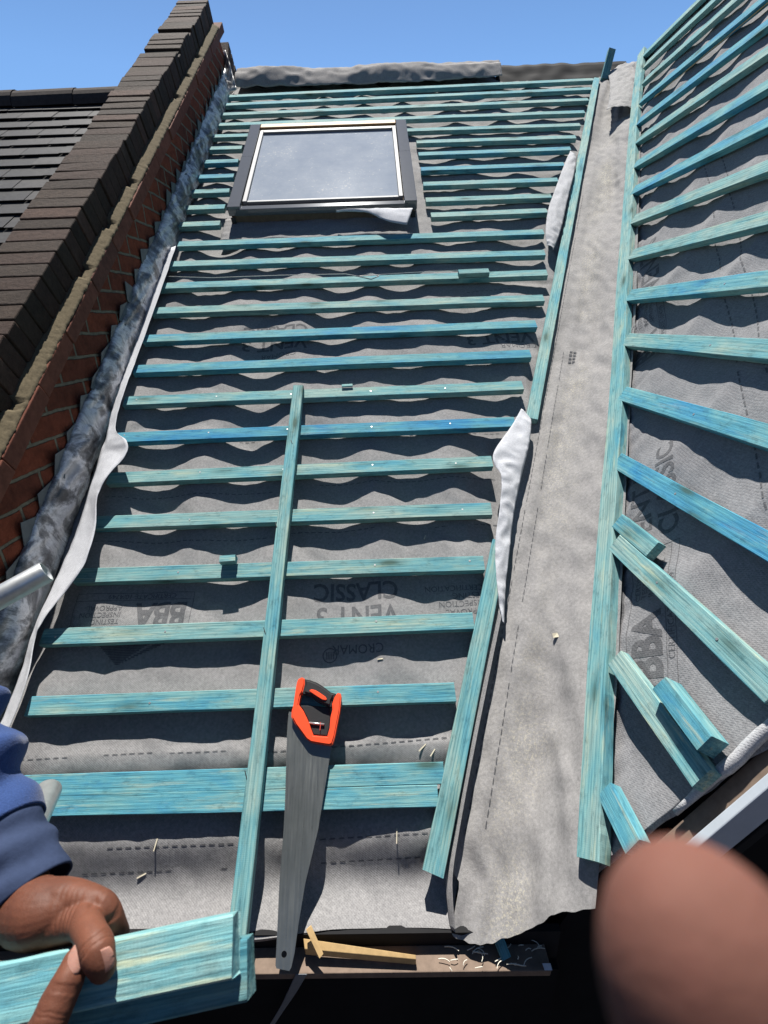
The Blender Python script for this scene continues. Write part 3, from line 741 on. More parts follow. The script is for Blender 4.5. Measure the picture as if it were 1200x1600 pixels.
# steep slope battens
RR = {0: (1007, 81), 1: (1007, 99), 2: (1007, 122), 3: (1004, 151), 4: (1000, 184), 5: (999, 212), 6: (994, 251), 7: (991, 291), 8: (992, 335), 9: (989, 389), 10: (985, 452), 11: (981, 520), 12: (976, 603), 13: (968, 706), 14: (965, 832)}
TR = {3: (.92, .1, .5), 4: (.9, .1, .55), 6: (.7, .2, .5), 7: (.92, .1, .6), 8: (.36, .4, .42), 9: (.33, .5, .42), 10: (.7, .35, .5), 11: (.5, .4, .42), 12: (.78, .3, .55), 13: (.9, .25, .55), 14: (.45, .85, .52), 5: (.4, .3, .42)}
for r, p in RR.items():
    a, rr_ = ar(orr(*p)); a = rva(r)-.052 if r < 3 else a
    t = TR.get(r, (.42, .35, .45))
    A = P2(a-.013, rr_, 0); B = P2(.555+.015*fb(r*2.2, 1), r+.0, 0)
    o = batten('batten', B, A, N2, tint=t, side=1, group='battens nailed across the steep slope',
           label='%s batten on the steep slope, %s down from its top edge' % (hue(t), ORD[r]))
    if (o.matrix_world.to_3x3() @ Vector((0, 1, 0))).z > 0: pass
    if 9 < r:
        for q in (.25, .62): nail(o, B.lerp(A, q)-S2*.024, N2)
def pxbox(name, c0, c1, c2, on, nrm, h, T, tint, label, group=None, parent=None):
    """top face corners: c0->c1 the long edge, c0->c2 the short edge"""
    A, B, C = on(*c0, h), on(*c1, h), on(*c2, h); ex = (B-A).normalized(); W = ((C-A)-ex*(C-A).dot(ex)); wd = W.length
    ez = (nrm-ex*nrm.dot(ex)).normalized(); y = ez.cross(ex); side = 1 if W.dot(y) > 0 else -1
    return batten(name, A, B, nrm, W=wd, T=T, tint=tint, label=label, side=side, group=group, j=.0008, seg=.03)
OFF = 'offcuts left on the steep slope'
pxbox('offcut', (972, 803), (1028, 847), (957, 825), orr, N2, .0, .024, (.5, .5, .42), 'short batten offcut wedged above the lowest long fanned batten', OFF)
pxbox('offcut', (970, 1016), (1111, 1203), (945, 1033), orr, N2, .0, .024, (.42, .95, .62), 'pale green batten offcut sloping down from the valley batten', OFF)
pxbox('offcut', (1040, 1057), (1113, 1150), (1018, 1075), orr, N2, .024, .04, (.62, .6, .5), 'thick square-cut block resting against the pale green offcut', OFF)
pxbox('offcut', (954, 1223), (1000, 1311), (936, 1250), orr, N2, .0, .026, (.66, .9, .62), 'short bright offcut lying lowest beside the foot of the valley batten', OFF)
# small bits on the main slope
pxbox('offcut', (343, 868), (368, 866), (344, 878), om, N1, .03, .022, (.4, .9, .6), 'tiny cube offcut standing on the third single batten row', None)
pxbox('offcut', (716, 421), (763, 419), (716, 428), om, N1, .022, .02, (.4, .1, .2), 'dark green offcut resting on a batten near the valley', None)
pxbox('wood_chip', (534, 600), (551, 599), (534, 604), om, N1, .008, .006, (.3, 1, .6), 'small wood chip on the seventh single batten row', None)
for (x, y, l, a_) in ((660, 1168, .012, .7), (676, 1176, .010, .9), (620, 1306, .014, 1.5), (245, 1320, .012, 1.4), (215, 1370, .010, .4), (594, 1030, .007, .1), (664, 838, .007, 1.2)):
    mb = MB(); xx_, kk_ = xk(om(x, y, -.035)); P = P1(xx_, kk_, hm(xx_, kk_)+.0015); dr = XV*math.cos(a_)+S1*math.sin(a_); mb.box(P, dr, N1.cross(dr), N1, -l, l, -.0012, .0012, -.001, .001, .0004)
    tag(mk('wood_splinter', mb.v, mb.f, PALEW), 'thin pale splinter lying on the grey felt of the main slope', 'wood splinter', 'splinters on the main slope')
P = orr(862, 860, -.03); P = valley_pt(.115, .55); mb = MB(); mb.box(P+N1*.004, XV, S1, N1, -.008, .006, -.004, .006, -.002, .002, .002)
tag(mk('wood_chip', mb.v, mb.f, PALEW), 'pale wood chip alone in the middle of the valley felt', 'wood chip')
tag(ribbon('lead_offcut', [(343, 88, .12, 352, 78, .16), (347, 108, .08, 358, 96, .12), (351, 128, .04, 364, 118, .07), (356, 146, .0, 370, 140, .02)], LEAD, wr=.01), 'curled lead end sticking up beside the wall at the ridge', 'flashing')
# stub at the ridge, its dark tint stands in for backlighting
A = om(940, 121, .0); st = batten('batten_stub', A, A+(ray(952, 74)*(A.dot(CF))-A)*1.0, -CF, W=.05, T=.03, tint=(.45, 0, .0), label='batten stub tinted dark as if backlit, sticking up at the ridge above the valley', side=-1, seg=.05)
# wire on steep slope + thread on the main slope
mb = MB(); A, B = orr(1022, 152, -.018), orr(1215, -8, -.012); mb.tube([A.lerp(B, i/14)+N2*.004*fb(i*.6, 2) for i in range(15)], .0022, 6)
tag(mk('wire', mb.v, mb.f, TIMBER, smooth=True), 'thin tan wire running between two upper battens of the steep slope', 'wire')
mb = MB(); pts = [(262, 432), (330, 434), (440, 430), (540, 428), (562, 432), (580, 436), (592, 431), (580, 427), (562, 431), (640, 426), (720, 422)]
mb.tube([om(x, y, .001) for x, y in pts], .0014, 5)
tag(mk('cord', mb.v, mb.f, flat('pale_cord', (.5, .5, .48), .8), smooth=True), 'thin pale cord looped along the eleventh single batten', 'cord')

# ------------------------------------------------------------------ rooflight
XL_, XR_ = -.738, .231; KB, KT = 13.0, 18.7; tB, tT = (KB+K0)*G, (KT+K0)*G
Mw = Matrix((XV, S1, N1)).transposed().to_4x4(); Mw.translation = P1((XL_+XR_)/2, KB, -.035)
win = empty('rooflight', Mw, 'grey metal framed rooflight with dusty glass set in the main slope', 'rooflight')
Wd, Ht = XR_-XL_, tT-tB
def lb(name, mat, x0, x1, y0, y1, z0, z1, par=win, bev=.003):
    mb = MB(); mb.box((0, 0, 0), Vector((1, 0, 0)), Vector((0, 1, 0)), Vector((0, 0, 1)), x0, x1, y0, y1, z0, z1)
    return mk(name, mb.v, mb.f, mat, par, local=True, bevel=bev)
hw = Wd/2
cw = .064
lb('side_cover', ALU, -hw, -hw+cw, .0, Ht*.56, .055, .1); lb('side_cover', ALU, -hw, -hw+cw, Ht*.56+.002, Ht, .055, .098)
lb('side_cover', ALU, hw-cw, hw, .0, Ht*.56, .055, .1); lb('side_cover', ALU, hw-cw, hw, Ht*.56+.002, Ht, .055, .098)
lb('frame', OLDWOOD, -hw+.008, hw-.008, .012, Ht-.01, -.06, .054)
lb('top_cover', PINE, -hw+cw+.002, hw-cw-.002, Ht-.05, Ht+.0, .056, .098)
lb('top_vent', ALU_D, -hw+cw+.002, hw-cw-.002, Ht-.085, Ht-.052, .056, .088)
lb('bottom_cover', ALU_D, -hw+cw+.002, hw-cw-.002, .035, .062, .056, .078)
lb('bottom_trim', ALU, -hw+cw-.02, hw-cw+.02, -.004, .034, .056, .088)
sash = lb('sash', ALU_L, -hw+cw+.004, -hw+cw+.026, .066, Ht-.09, .056, .094)
lb('sash', ALU_L, hw-cw-.026, hw-cw-.004, .066, Ht-.09, .056, .094)
lb('sash', ALU_L, -hw+cw+.027, hw-cw-.027, .066, .084, .056, .090); lb('sash', ALU_L, -hw+cw+.027, hw-cw-.027, Ht-.112, Ht-.09, .056, .094)
lb('glass_pane', GLASS, -hw+cw+.027, hw-cw-.027, .085, Ht-.113, .062, .082, par=sash, bev=0)
lb('hinge_block', ALU_D, hw-.03, hw-.006, -.004, -.001, .02, .05); lb('hinge_block', ALU_D, -hw+.006, -hw+.03, -.004, -.001, .02, .05)
# felt apron under the rooflight
mb = MB()
def f(u, v): return P1(-.775+u*1.01, 12.15+v*1.1+.05*fb(u*6, 2), -.022+.006*v+.006*fb(u*8, v*5)+.004*fb(u*25, v*14))
mb.grid(f, 60, 14)
tag(mk('felt_apron', mb.v, mb.f, FELT, smooth=True, solid=.001), 'smooth felt apron in the shade directly under the rooflight', 'roofing felt')

# ------------------------------------------------------------------ party wall
XW = -1.03; KA = 24.15
def PW(x, k, h): return P1(x, k, h)
wall = empty('party_wall', loc=(-1.15, 1.5, -Z0), label='stepped brick party wall with weathered brick coping left of the main slope', cat='wall')
backd = Vector((0, math.cos(PM), -math.sin(PM)))
def profile(x0, x1, hlo, hhi, mat, name, k0=-5.5, ka=KA, par=wall):
    pass
def tprof(x, hh, k0): # three points of a sloped top edge: bottom, apex, back bottom
    a = P1(x, k0, hh); b = P1(x, KA, hh); return a, b, b+backd*2.
mb = MB()
prL = []
for x in (XW, XW-.20):
    a, b, c = tprof(x, .25, -6); prL.append([Vector((x, a.y, -Z0)), a, b, c, Vector((x, c.y, -Z0))])
n = 5; mb.add(prL[0]+prL[1], [tuple(range(5)), tuple(range(9, 4, -1))]+[(i, (i+1) % 5, (i+1) % 5+5, i+5) for i in range(5)])
mk('brick_face', mb.v, mb.f, BRICK, wall)
mb = MB(); t = -5.6*G; i = 0                       # red creasing tiles, three layers of short lengths
while t < (KA+K0)*G-.1:
    L = random.uniform(.235, .29)
    for q in range(1):
        mb.box(-N1*DM, XV, S1, N1, XW-.20, XW+.022+random.uniform(-.004, .004), t+.003, t+L-.003, .240, .292+random.uniform(-.003, .003), .0015)
    t += L
mk('creasing_tiles', mb.v, mb.f, TILE, wall, bevel=.003)
mb = MB()
def f(u, v):
    k = -5.6+u*(KA+5.5); x = XW+.018-.05*v; h = .291+.018*v**.8
    if fb(k*1.1, 5, 2) > .42: h -= .02*v
    x += .004*fb(k*6, v*3)+.004*fb(k*33, v*5); h += .003*fb(k*23, v*4, 3)
    return P1(x, k, h)
mb.grid(f, 700, 8)
mk('mortar_fillet', mb.v, mb.f, MORTAR, wall, smooth=True, solid=.012)
mb = MB(); t = -5.6*G
while t < (KA+K0)*G:
    L = .066+random.uniform(-.004, .004); dx = random.uniform(-.003, .003)+.004*fb(t*3, 2); dh = random.uniform(-.003, .002)+.006*fb(t*2.2, 7)
    if random.random() < .06: dh -= .018
    mb.box(-N1*DM, XV, S1, N1, XW-.225+dx, XW-.022+dx, t, t+L, .27, .416+dh, .0022)
    t += L+.005
# apex and back slope bricks
ap = P1(0, KA, 0)
for i in range(14):
    o = Vector((0, ap.y, ap.z))+backd*(.0+i*.075); nb = Vector((0, math.sin(PM), math.cos(PM)))
    mb.box(o, XV, backd, nb, XW-.225, XW-.022, .004, .070, .27, .416, .002)
mk('brick_coping', mb.v, mb.f, COPING, wall, bevel=.004)
mb = MB(); mb.box(-N1*DM, XV, S1, N1, XW-.218, XW-.03, -5.6*G, (KA+K0)*G, .272, .402)
mk('coping_mortar', mb.v, mb.f, flat('dark_mortar', (.045, .038, .03), .95, 0, .1, .4, 60, .8), wall)
# lead: dressed strip and stepped triangles
mb = MB()
def f(u, v):
    k = -5.0+u*(KA+4.9); y = k*G
    x = XW+.006+.020*(1-v)+.012*math.sin(v*math.pi)*(1+1.4*fb(y*3.1, 1))+.013*(.35-abs(fb(y*6+v*3.5, v*1.6, 3))); h = -.030+v*(.118+.012*fb(y*3, 6)+.010*fb(y*13, 2))
    vd_ = noise.voronoi(Vector((y*15+v*2, v*2.6, 3.3)))[0]
    x += .010*(min(vd_[1]-vd_[0], .5)-.2)+.005*(.3-abs(fb(y*16+v*6, v*3, 8))); h += .004*fb(y*17, v*4, 2)
    if v == 0: h = -.034
    if v > .95: x = XW+.003
    return P1(x, k, h)
mb.grid(f, 900, 16)
tag(mk('lead_flashing', mb.v, mb.f, LEAD, smooth=True, solid=.0018), 'crinkled grey lead strip dressed along the foot of the party wall', 'flashing')
z = P1(0, -4, .06).z; i = 0
while z < P1(0, KA-1, .06).z:
    # each step: triangle between strip and next course
    y0 = (z - P1(0, 0, .088).z)/math.tan(PM)+P1(0, 0, .088).y
    d = random.uniform(.004, .016); hh = random.uniform(.035, .078); ll = .09+random.uniform(-.015, .02)
    A = Vector((XW+.003, y0, z)); B = A+Vector((0, ll, ll*math.tan(PM))); C = A+Vector((d*1.6, -.004, hh)); D_ = A+Vector((d, .02, -.02))
    vs = [A, B, C, D_]; vs2 = [v+XV*.002 for v in vs]
    mk('stepped_lead', vs+vs2, [(0, 1, 2), (0, 3, 1), (6, 5, 4), (5, 7, 4), (0, 2, 6, 4), (2, 1, 5, 6), (1, 3, 7, 5), (3, 0, 4, 7)], LEAD_D, wall)
    z += .075; i += 1

# ------------------------------------------------------------------ neighbour's slate roof
nb_ = empty('neighbour_house', loc=(-3.2, 3, -Z0), label='neighbouring slate roof with dark ridge tiles beyond the party wall', cat='house')
HN = -.06; KN = 23.9; XN = XW-.215
mb = MB(); gauge = .150; row = 0; t = (KN+K0)*G-.05
while t > -6.2*G:
    x = XN-.01-(.125 if row % 2 else 0)-.12
    xx = XN+.0; first = True
    while xx > -6.2:
        wd = .25 if not (first and row % 2) else .125; first = False
        a = random.uniform(-.0025, .0025); tilt = .009
        vs = []
        x1, x0 = xx-.0015, xx-wd+.0015; jt = random.uniform(-.003, .003)
        for (X, Tt, h) in ((x0, t+jt, HN+.012), (x1, t+jt, HN+.012), (x1, t+.19, HN-.006), (x0, t+.19, HN-.006)):
            vs.append(P1(X, Tt/G-K0, h+a)); 
        lo = [v-N1*.006 for v in vs]
        mb.add(vs+lo, [(0, 1, 2, 3), (7, 6, 5, 4), (0, 4, 5, 1), (1, 5, 6, 2), (2, 6, 7, 3), (3, 7, 4, 0)])
        xx -= wd
    t -= gauge; row += 1
mk('slates', mb.v, mb.f, SLATE, nb_)
mb = MB(); slab(mb, [P1(-6.3, -6.3, HN-.02), P1(XN, -6.3, HN-.02), P1(XN, KN, HN-.02), P1(-6.3, KN, HN-.02)], N1, .04)
A, B = P1(-6.3, KN, HN-.02), P1(XN, KN, HN-.02); back(mb, A, B, backd, 3.)
mk('roof_deck', mb.v, mb.f, DARK, nb_)
a0 = P1(XN-.01, KN, HN); xx = XN-.01; i = 0
while xx > -6.2:
    mb = MB(); L = .45; dz = random.uniform(-.006, .006); x1 = xx-.002; x0 = xx-L+.002; seg = 12
    for X in (x0, x1):
        for rad in (.125, .108):
            for q in range(seg+1):
                an = math.pi*(-.0+q/seg); mb.v.append(Vector((X, a0.y+rad*math.cos(an), a0.z-.075+dz+rad*1.05*math.sin(an)+(.006 if X == x1 else 0))))
    n = seg+1
    for q in range(seg):
        mb.f += [(q, q+1, 2*n+q+1, 2*n+q), (n+q, n+q+1, 3*n+q+1, 3*n+q), (q, q+1, n+q+1, n+q), (2*n+q, 2*n+q+1, 3*n+q+1, 3*n+q)]
    mb.f += [(0, n, 3*n, 2*n), (n-1, 2*n-1, 4*n-1, 3*n-1)]
    mk('ridge_tile', mb.v, mb.f, RIDGE, nb_, smooth=False); xx -= L; i += 1
mb = MB(); yF = P1(0, -6.0, 0).y; mb.box((0, 0, 0), XV, Vector((0, 1, 0)), Vector((0, 0, 1)), -6.2, XW-.21, yF, yF+.15, -Z0, P1(0, -6.0, -.15).z)
mk('front_wall', mb.v, mb.f, BRICK, nb_)

# ------------------------------------------------------------------ eaves
EY = .535
eav = empty('eaves_gutter', loc=(0, EY, -1.24), label='weathered brown eaves board under the cut lower edge of the felt', cat='eaves board')
def ez_(px, py, h=-.035): return om(px, py, h)
A, B = om(300, 1524, -.03), om(862, 1517, -.03)
ex = (B-A).normalized(); up = Vector((0, 0, 1)); ey = up.cross(ex)
mb = MB(); L = (B-A).length
mb.box(A, ex, ey, up, -1.2, L, 0, .045, -.02, 0, .0008); mk('tilt_board', mb.v, mb.f, OLDWOOD, eav, bevel=.002)
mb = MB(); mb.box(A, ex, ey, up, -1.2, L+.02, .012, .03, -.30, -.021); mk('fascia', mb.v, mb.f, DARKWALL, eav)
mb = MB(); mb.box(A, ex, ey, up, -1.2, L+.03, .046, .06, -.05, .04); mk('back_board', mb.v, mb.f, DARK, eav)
# tan wedge, splinter, curls
mb = MB(); a, b, c, d = [om(*p, -.02) for p in ((474, 1466), (650, 1492), (650, 1499), (476, 1483))]
mb.add([a, b, c, d]+[v-Vector((0, 0, .02)) for v in (a, b, c, d)], [(0, 1, 2, 3), (7, 6, 5, 4), (0, 4, 5, 1), (1, 5, 6, 2), (2, 6, 7, 3), (3, 7, 4, 0)])
tag(mk('timber_wedge', mb.v, mb.f, TIMBER, bevel=.001), 'raw tan timber wedge in the gap under the felt edge', 'wedge')
mb = MB(); A1, B1 = om(482, 1450, -.0), om(502, 1494, -.002); d_ = (B1-A1).normalized(); s_ = N1.cross(d_)
mb.box(A1, d_, s_, N1, 0, (B1-A1).length, -.005, .005, -.006, 0, .001)
tag(mk('wood_splinter', mb.v, mb.f, TIMBER), 'small pale wood splinter lying over the timber wedge', 'wood splinter')
pxbox('offcut', (772, 1468), (785, 1502), (788, 1468), om, N1, -.03, .02, (.6, .1, .4), 'blue-green offcut poking out under the valley felt edge', None)
mb = MB()
for i in range(26):
    x = random.uniform(.10, .30); P = Vector((x, EY+random.uniform(.0, .035), 0)); P.z = A.z+.001
    q = random.uniform(0, 6.3); l = random.uniform(.008, .035)
    pts = [P+Vector((math.cos(q+.5*s)*l*s, math.sin(q+.5*s)*l*s*.5, .003*math.sin(s*3))) for s in (0, .25, .5, .75, 1)]
    mb.tube(pts, .0009, 4)
tag(mk('wood_shavings', mb.v, mb.f, flat('pale_shavings', (.6, .57, .48), .8)), kind='stuff')
bpy.data.objects['wood_shavings']['label'] = 'pale wood shavings scattered on the eaves board'; bpy.data.objects['wood_shavings']['category'] = 'wood shavings'
pts = []
tag(ribbon('plastic_strip', [(462, 1522, -.03, 480, 1522, -.03), (450, 1548, -.07, 462, 1552, -.07), (437, 1575, -.12, 444, 1578, -.12), (418, 1606, -.17, 424, 1608, -.17)], flat('grey_plastic', (.14, .15, .16), .45, 0, .4), wr=.001),
    'thin grey plastic strip hanging below the eaves board under the saw tip', 'strip')
mb = MB(); a, b, c, d = [om(*p, -.028) for p in ((847, 1505), (860, 1505), (863, 1516), (851, 1516))]
mb.add([a, b, c, d], [(0, 1, 2, 3)]); tag(mk('paper_label', mb.v, mb.f, PAINT, solid=.001), 'tiny white paper tag at the right end of the eaves board', 'tag')
# verge of the steep slope
vg = empty('verge_board', loc=(.5, .5, -.8), label='grey painted verge board with brown timber behind, lower right of the steep slope', cat='verge board')
def vbox(name, p0, p1, yy, hN, th, dep, mat, bev=.002):
    A = P2(yy, p0, hN); B = P2(yy, p1, hN); ex = (B-A).normalized(); mb = MB(); ez = (N2-ex*N2.dot(ex)).normalized(); ey = ez.cross(ex)
    if ey.y > 0: ey = -ey
    mb.box(A, ex, ey, ez, 0, (B-A).length, 0, dep, -th, 0, .0008); return mk(name, mb.v, mb.f, mat, vg, bevel=bev)
vbox('barge_board', 16.2, -.3, .505, -.033, .052, .016, PAINT)
vbox('timber_batten', 16.5, -.3, .541, -.046, .03, .034, OLDWOOD)
vbox('soffit', 16.3, -.3, .60, -.10, .02, .105, DARK)
# pale rolled felt edge along the verge
mb = MB(); pts = []; rad = []
for i in range(120):
    q = i/119; r = 15.6-q*16; pts.append(P2(.545+.004*fb(r*3, 1), r, -.028+.004*fb(r*2, 5))); rad.append((.0095+.004*fb(r*4, 7))*(1 if q > .03 else .5+q*16))
mb.tube(pts, rad, 14)
tag(mk('rolled_felt_edge', mb.v, mb.f, mat_felt('pale_felt_roll', (.36, .36, .37), (.52, .52, .53)), smooth=True), 'pale rolled felt edge running along the verge of the steep slope', 'felt edge')

# ------------------------------------------------------------------ saw
hS = lambda y: .018 + max(0, (1500-y))/500*.004
Ms = Matrix((XV, S1, N1)).transposed().to_4x4(); Ms.translation = om(480, 1180, .015)
saw = empty('hand_saw', Ms, 'hand saw with orange and black handle lying blade down the slope', 'saw')
def cr(x, y): return (400+x/6., 1030+y/6.)
def extr(name, poly, h, th, mat, hole=None, bev=0, tip=None):
    """flat prism from an outline; optional hole outline with the same number of points"""
    top = [om(*p, h) for p in poly]; n = len(poly); mb = MB()
    if hole is None:
        bot = [v-N1*th for v in top]; mb.add(top+bot, [tuple(range(n)), tuple(range(2*n-1, n-1, -1))]+[(i, (i+1) % n, (i+1) % n+n, i+n) for i in range(n)])
    return mk(name, mb.v, mb.f, mat, saw, bevel=bev)
outer = [(395, 185), (430, 167), (455, 182), (455, 235), (438, 300), (418, 330), (408, 380), (400, 425), (440, 480), (478, 560), (496, 600), (512, 650), (535, 712), (600, 718), (668, 722), (690, 640), (698, 540), (716, 470), (712, 420), (735, 350), (765, 314), (792, 320), (798, 350), (786, 480), (762, 600), (738, 720), (716, 790), (690, 806), (640, 800), (560, 786), (510, 776), (470, 748), (420, 680), (370, 612), (330, 540), (332, 490), (350, 420), (360, 350), (374, 260), (384, 212)]
def tess(poly, h, th, name, mat, bev, par=None):
    bm = bmesh.new(); vs = [bm.verts.new(om(*cr(*p), h)) for p in poly]; f = bm.faces.new(vs)
    r = bmesh.ops.extrude_face_region(bm, geom=[f]); 
    for v in r['geom']:
        if isinstance(v, bmesh.types.BMVert): v.co -= N1*th
    bmesh.ops.recalc_face_normals(bm, faces=bm.faces)
    bmesh.ops.bevel(bm, geom=[e for e in bm.edges if abs((e.verts[0].co-e.verts[1].co).normalized().dot(N1)) < .5], offset=bev, segments=3, affect='EDGES')
    bm.verts.index_update(); V = [v.co.copy() for v in bm.verts]; F = [tuple(v.index for v in f.verts) for f in bm.faces]; bm.free()
    return mk(name, V, F, mat, par or saw, smooth=False)
hnd = tess(outer, .030, .026, 'handle_shell', ORANGE, .003)
tess([(455, 184), (500, 192), (560, 212), (610, 240), (655, 272), (700, 308), (748, 322), (730, 352), (712, 385), (705, 440), (688, 442), (640, 425), (600, 405), (545, 372), (500, 335), (462, 322), (440, 318), (440, 290), (458, 235)], .033, .030, 'grip', RUBBER, .005, hnd)
tess([(500, 290), (520, 280), (560, 290), (610, 322), (650, 350), (664, 372), (655, 386), (620, 380), (575, 352), (530, 322), (505, 305)], .036, .004, 'grip_inlay', ORANGE, .0012, hnd)
tess([(412, 432), (500, 432), (600, 440), (690, 448), (700, 540), (690, 640), (668, 718), (600, 714), (537, 706), (512, 648), (498, 600), (480, 556), (442, 478)], .018, .010, 'inner_panel', RUBBER, .002, hnd)
mb = MB(); mb.tube([om(*cr(498, 598), .021), om(*cr(640, 612), .021)], .0028, 8); mk('blade_rib', mb.v, mb.f, STEEL, saw, smooth=True)
mb = MB(); mb.tube([om(*cr(606, 590), .023), om(*cr(600, 665), .023)], .0009, 6); mk('red_mark', mb.v, mb.f, flat('red_ink', (.6, .08, .06), .5), saw)
# blade with teeth along its left edge
le = [(452, 1112), (449, 1150), (445, 1273), (441, 1330), (437, 1383), (434, 1450), (431, 1509)]
Lp = cat(le, 12); poly = []
for i, p in enumerate(Lp[:-1]):
    q = Lp[i+1]
    for s in range(3):
        a = p+(q-p)*(s/3); poly += [tuple(a), tuple(a+(q-p)*.17+np.array((-1.0, 0)))]
poly += [(431, 1509), (432, 1513), (452, 1517), (455, 1512), (460, 1490), (467, 1440), (477, 1380), (497, 1297), (510, 1217), (518, 1165), (508, 1125)]
bm = bmesh.new(); hb = .012
def hbl(y): return .014-(y-1110)/400*.012
vs = [bm.verts.new(om(*p, hbl(p[1]))) for p in poly]
bc = om(444, 1491, hbl(1491)); hole = [bm.verts.new(bc+(XV*math.cos(a*math.pi/8)+S1*math.sin(a*math.pi/8))*.0055) for a in range(16)]
ed = [bm.edges.new((vs[i], vs[(i+1) % len(vs)])) for i in range(len(vs))]+[bm.edges.new((hole[i], hole[(i+1) % 16])) for i in range(16)]
bmesh.ops.triangle_fill(bm, edges=ed, use_beauty=True)
bm.verts.index_update(); V = [v.co.copy() for v in bm.verts]; F = [tuple(v.index for v in f.verts) for f in bm.faces]; bm.free()
mk('blade', V, F, BLADE, saw, solid=.0012)

# ------------------------------------------------------------------ scaffold tubes
def pipe(name, p0, d0, p1, d1, label):
    A, B = dp(*p0, d0), dp(*p1, d1); ax = (B-A).normalized(); mb = MB(); R_, r_ = .0215, .0185
    seg = 32; u = ax.orthogonal().normalized(); v = ax.cross(u); n0 = 0
    rings = [(A, R_), (A.lerp(B, .5), R_), (B-ax*.002, R_), (B, R_-.001), (B, r_), (B-ax*.12, r_)]
    for (c, rad) in rings:
        for q in range(seg): an = 2*math.pi*q/seg; mb.v.append(c+(u*math.cos(an)+v*math.sin(an))*rad*(1+.012*fb(q*.6, rad*900)))
    for i in range(len(rings)-1):
        for q in range(seg): a = i*seg+q; b = i*seg+(q+1) % seg; mb.f.append((a, b, b+seg, a+seg))
    return tag(mk(name, mb.v, mb.f, STEEL, smooth=True), label, 'scaffold tube', 'scaffold tubes at the left edge')
pipe('scaffold_tube', (-300, 1100), .78, (73, 893), .93, 'upper galvanised scaffold tube end beside the white felt flap')
pipe('scaffold_tube', (-10, 1420), .62, (76, 1235), .88, 'lower galvanised scaffold tube end poking out behind the blue sleeve')

# ------------------------------------------------------------------ held battens
Nh = (N1+Vector((-.06, 0, 0))).normalized(); dh = .365
C1 = dp(362, 1430, dh); ch = Nh.dot(C1)
def oh(px, py, h=0): d = ray(px, py); return d*((ch+h)/Nh.dot(d))
A, B = oh(362, 1429), oh(0, 1505); ex = (B-A).normalized(); C_ = oh(358, 1532); W = ((C_-A)-ex*(C_-A).dot(ex)).length
print('held W', W, 'len', (B-A).length)
def held(h, A, B, W, T, tint, label):
    ex = (B-A).normalized(); y = Nh.cross(ex); Cq = C_-A; side = 1 if Cq.dot(y) > 0 else -1
    return batten('held_batten', A, A+ex*.62, Nh, W=W, T=T, tint=tint, label=label, side=side, seg=.02, j=.0004, group='battens held in the hand')
held(0, A, B, W, .020, (.38, .95, .85), 'top batten of the bundle gripped by the hand')
A2, B2 = oh(384, 1466, -.0205), oh(22, 1545, -.0205)
held(-.0205, A2, B2, W*.98, .020, (.42, .2, .1), 'lower batten of the held bundle, jutting out with a ragged sawn end')  # darkened tint carries the shade cast by the top batten

# ------------------------------------------------------------------ person
def capsules(chains, seg=14):
    """each chain [(P, r), ...] -> closed tapered tubes with round ends"""
    mb = MB()
    for ch_ in chains:
        pts = []; rads = []
        cc = cat([(*p, r) for p, r in ch_], 6); P = [Vector(c[:3]) for c in cc]; Rd = [c[3] for c in cc]
        d0 = (P[0]-P[1]).normalized(); d1 = (P[-1]-P[-2]).normalized()
        for a in (1., .85, .6, .3): pts.append(P[0]+d0*Rd[0]*a); rads.append(Rd[0]*math.sqrt(max(.0004, 1-a*a)))
        pts += P; rads += Rd
        for a in (.3, .6, .85, 1.): pts.append(P[-1]+d1*Rd[-1]*a); rads.append(Rd[-1]*math.sqrt(max(.0004, 1-a*a)))
        mb.tube(pts, rads, seg)
    return mb
def organic(name, mb, mat, parent, vox=.0018, it=4):
    o = mk(name, mb.v, mb.f, mat, parent, smooth=True)
    r = o.modifiers.new('r', 'REMESH'); r.mode = 'VOXEL'; r.voxel_size = vox; r.use_smooth_shade = True
    s = o.modifiers.new('s', 'SMOOTH'); s.factor = .5; s.iterations = it
    return o
per = empty('person', loc=(-.75, -.05, -Z0), label='person in a blue hoodie gripping the cut battens at lower left', cat='person')
q = lambda x, y, d, h=None: dp(x, y, d)
ht = lambda x, y, h: oh(x, y, h)            # height over the held batten's top face
wrist = dp(30, 1412, .41); cuff = dp(36, 1402, .415)
elbow = dp(-205, 930, .56)
palm0 = ht(60, 1425, -.020); 
RP = .36/740
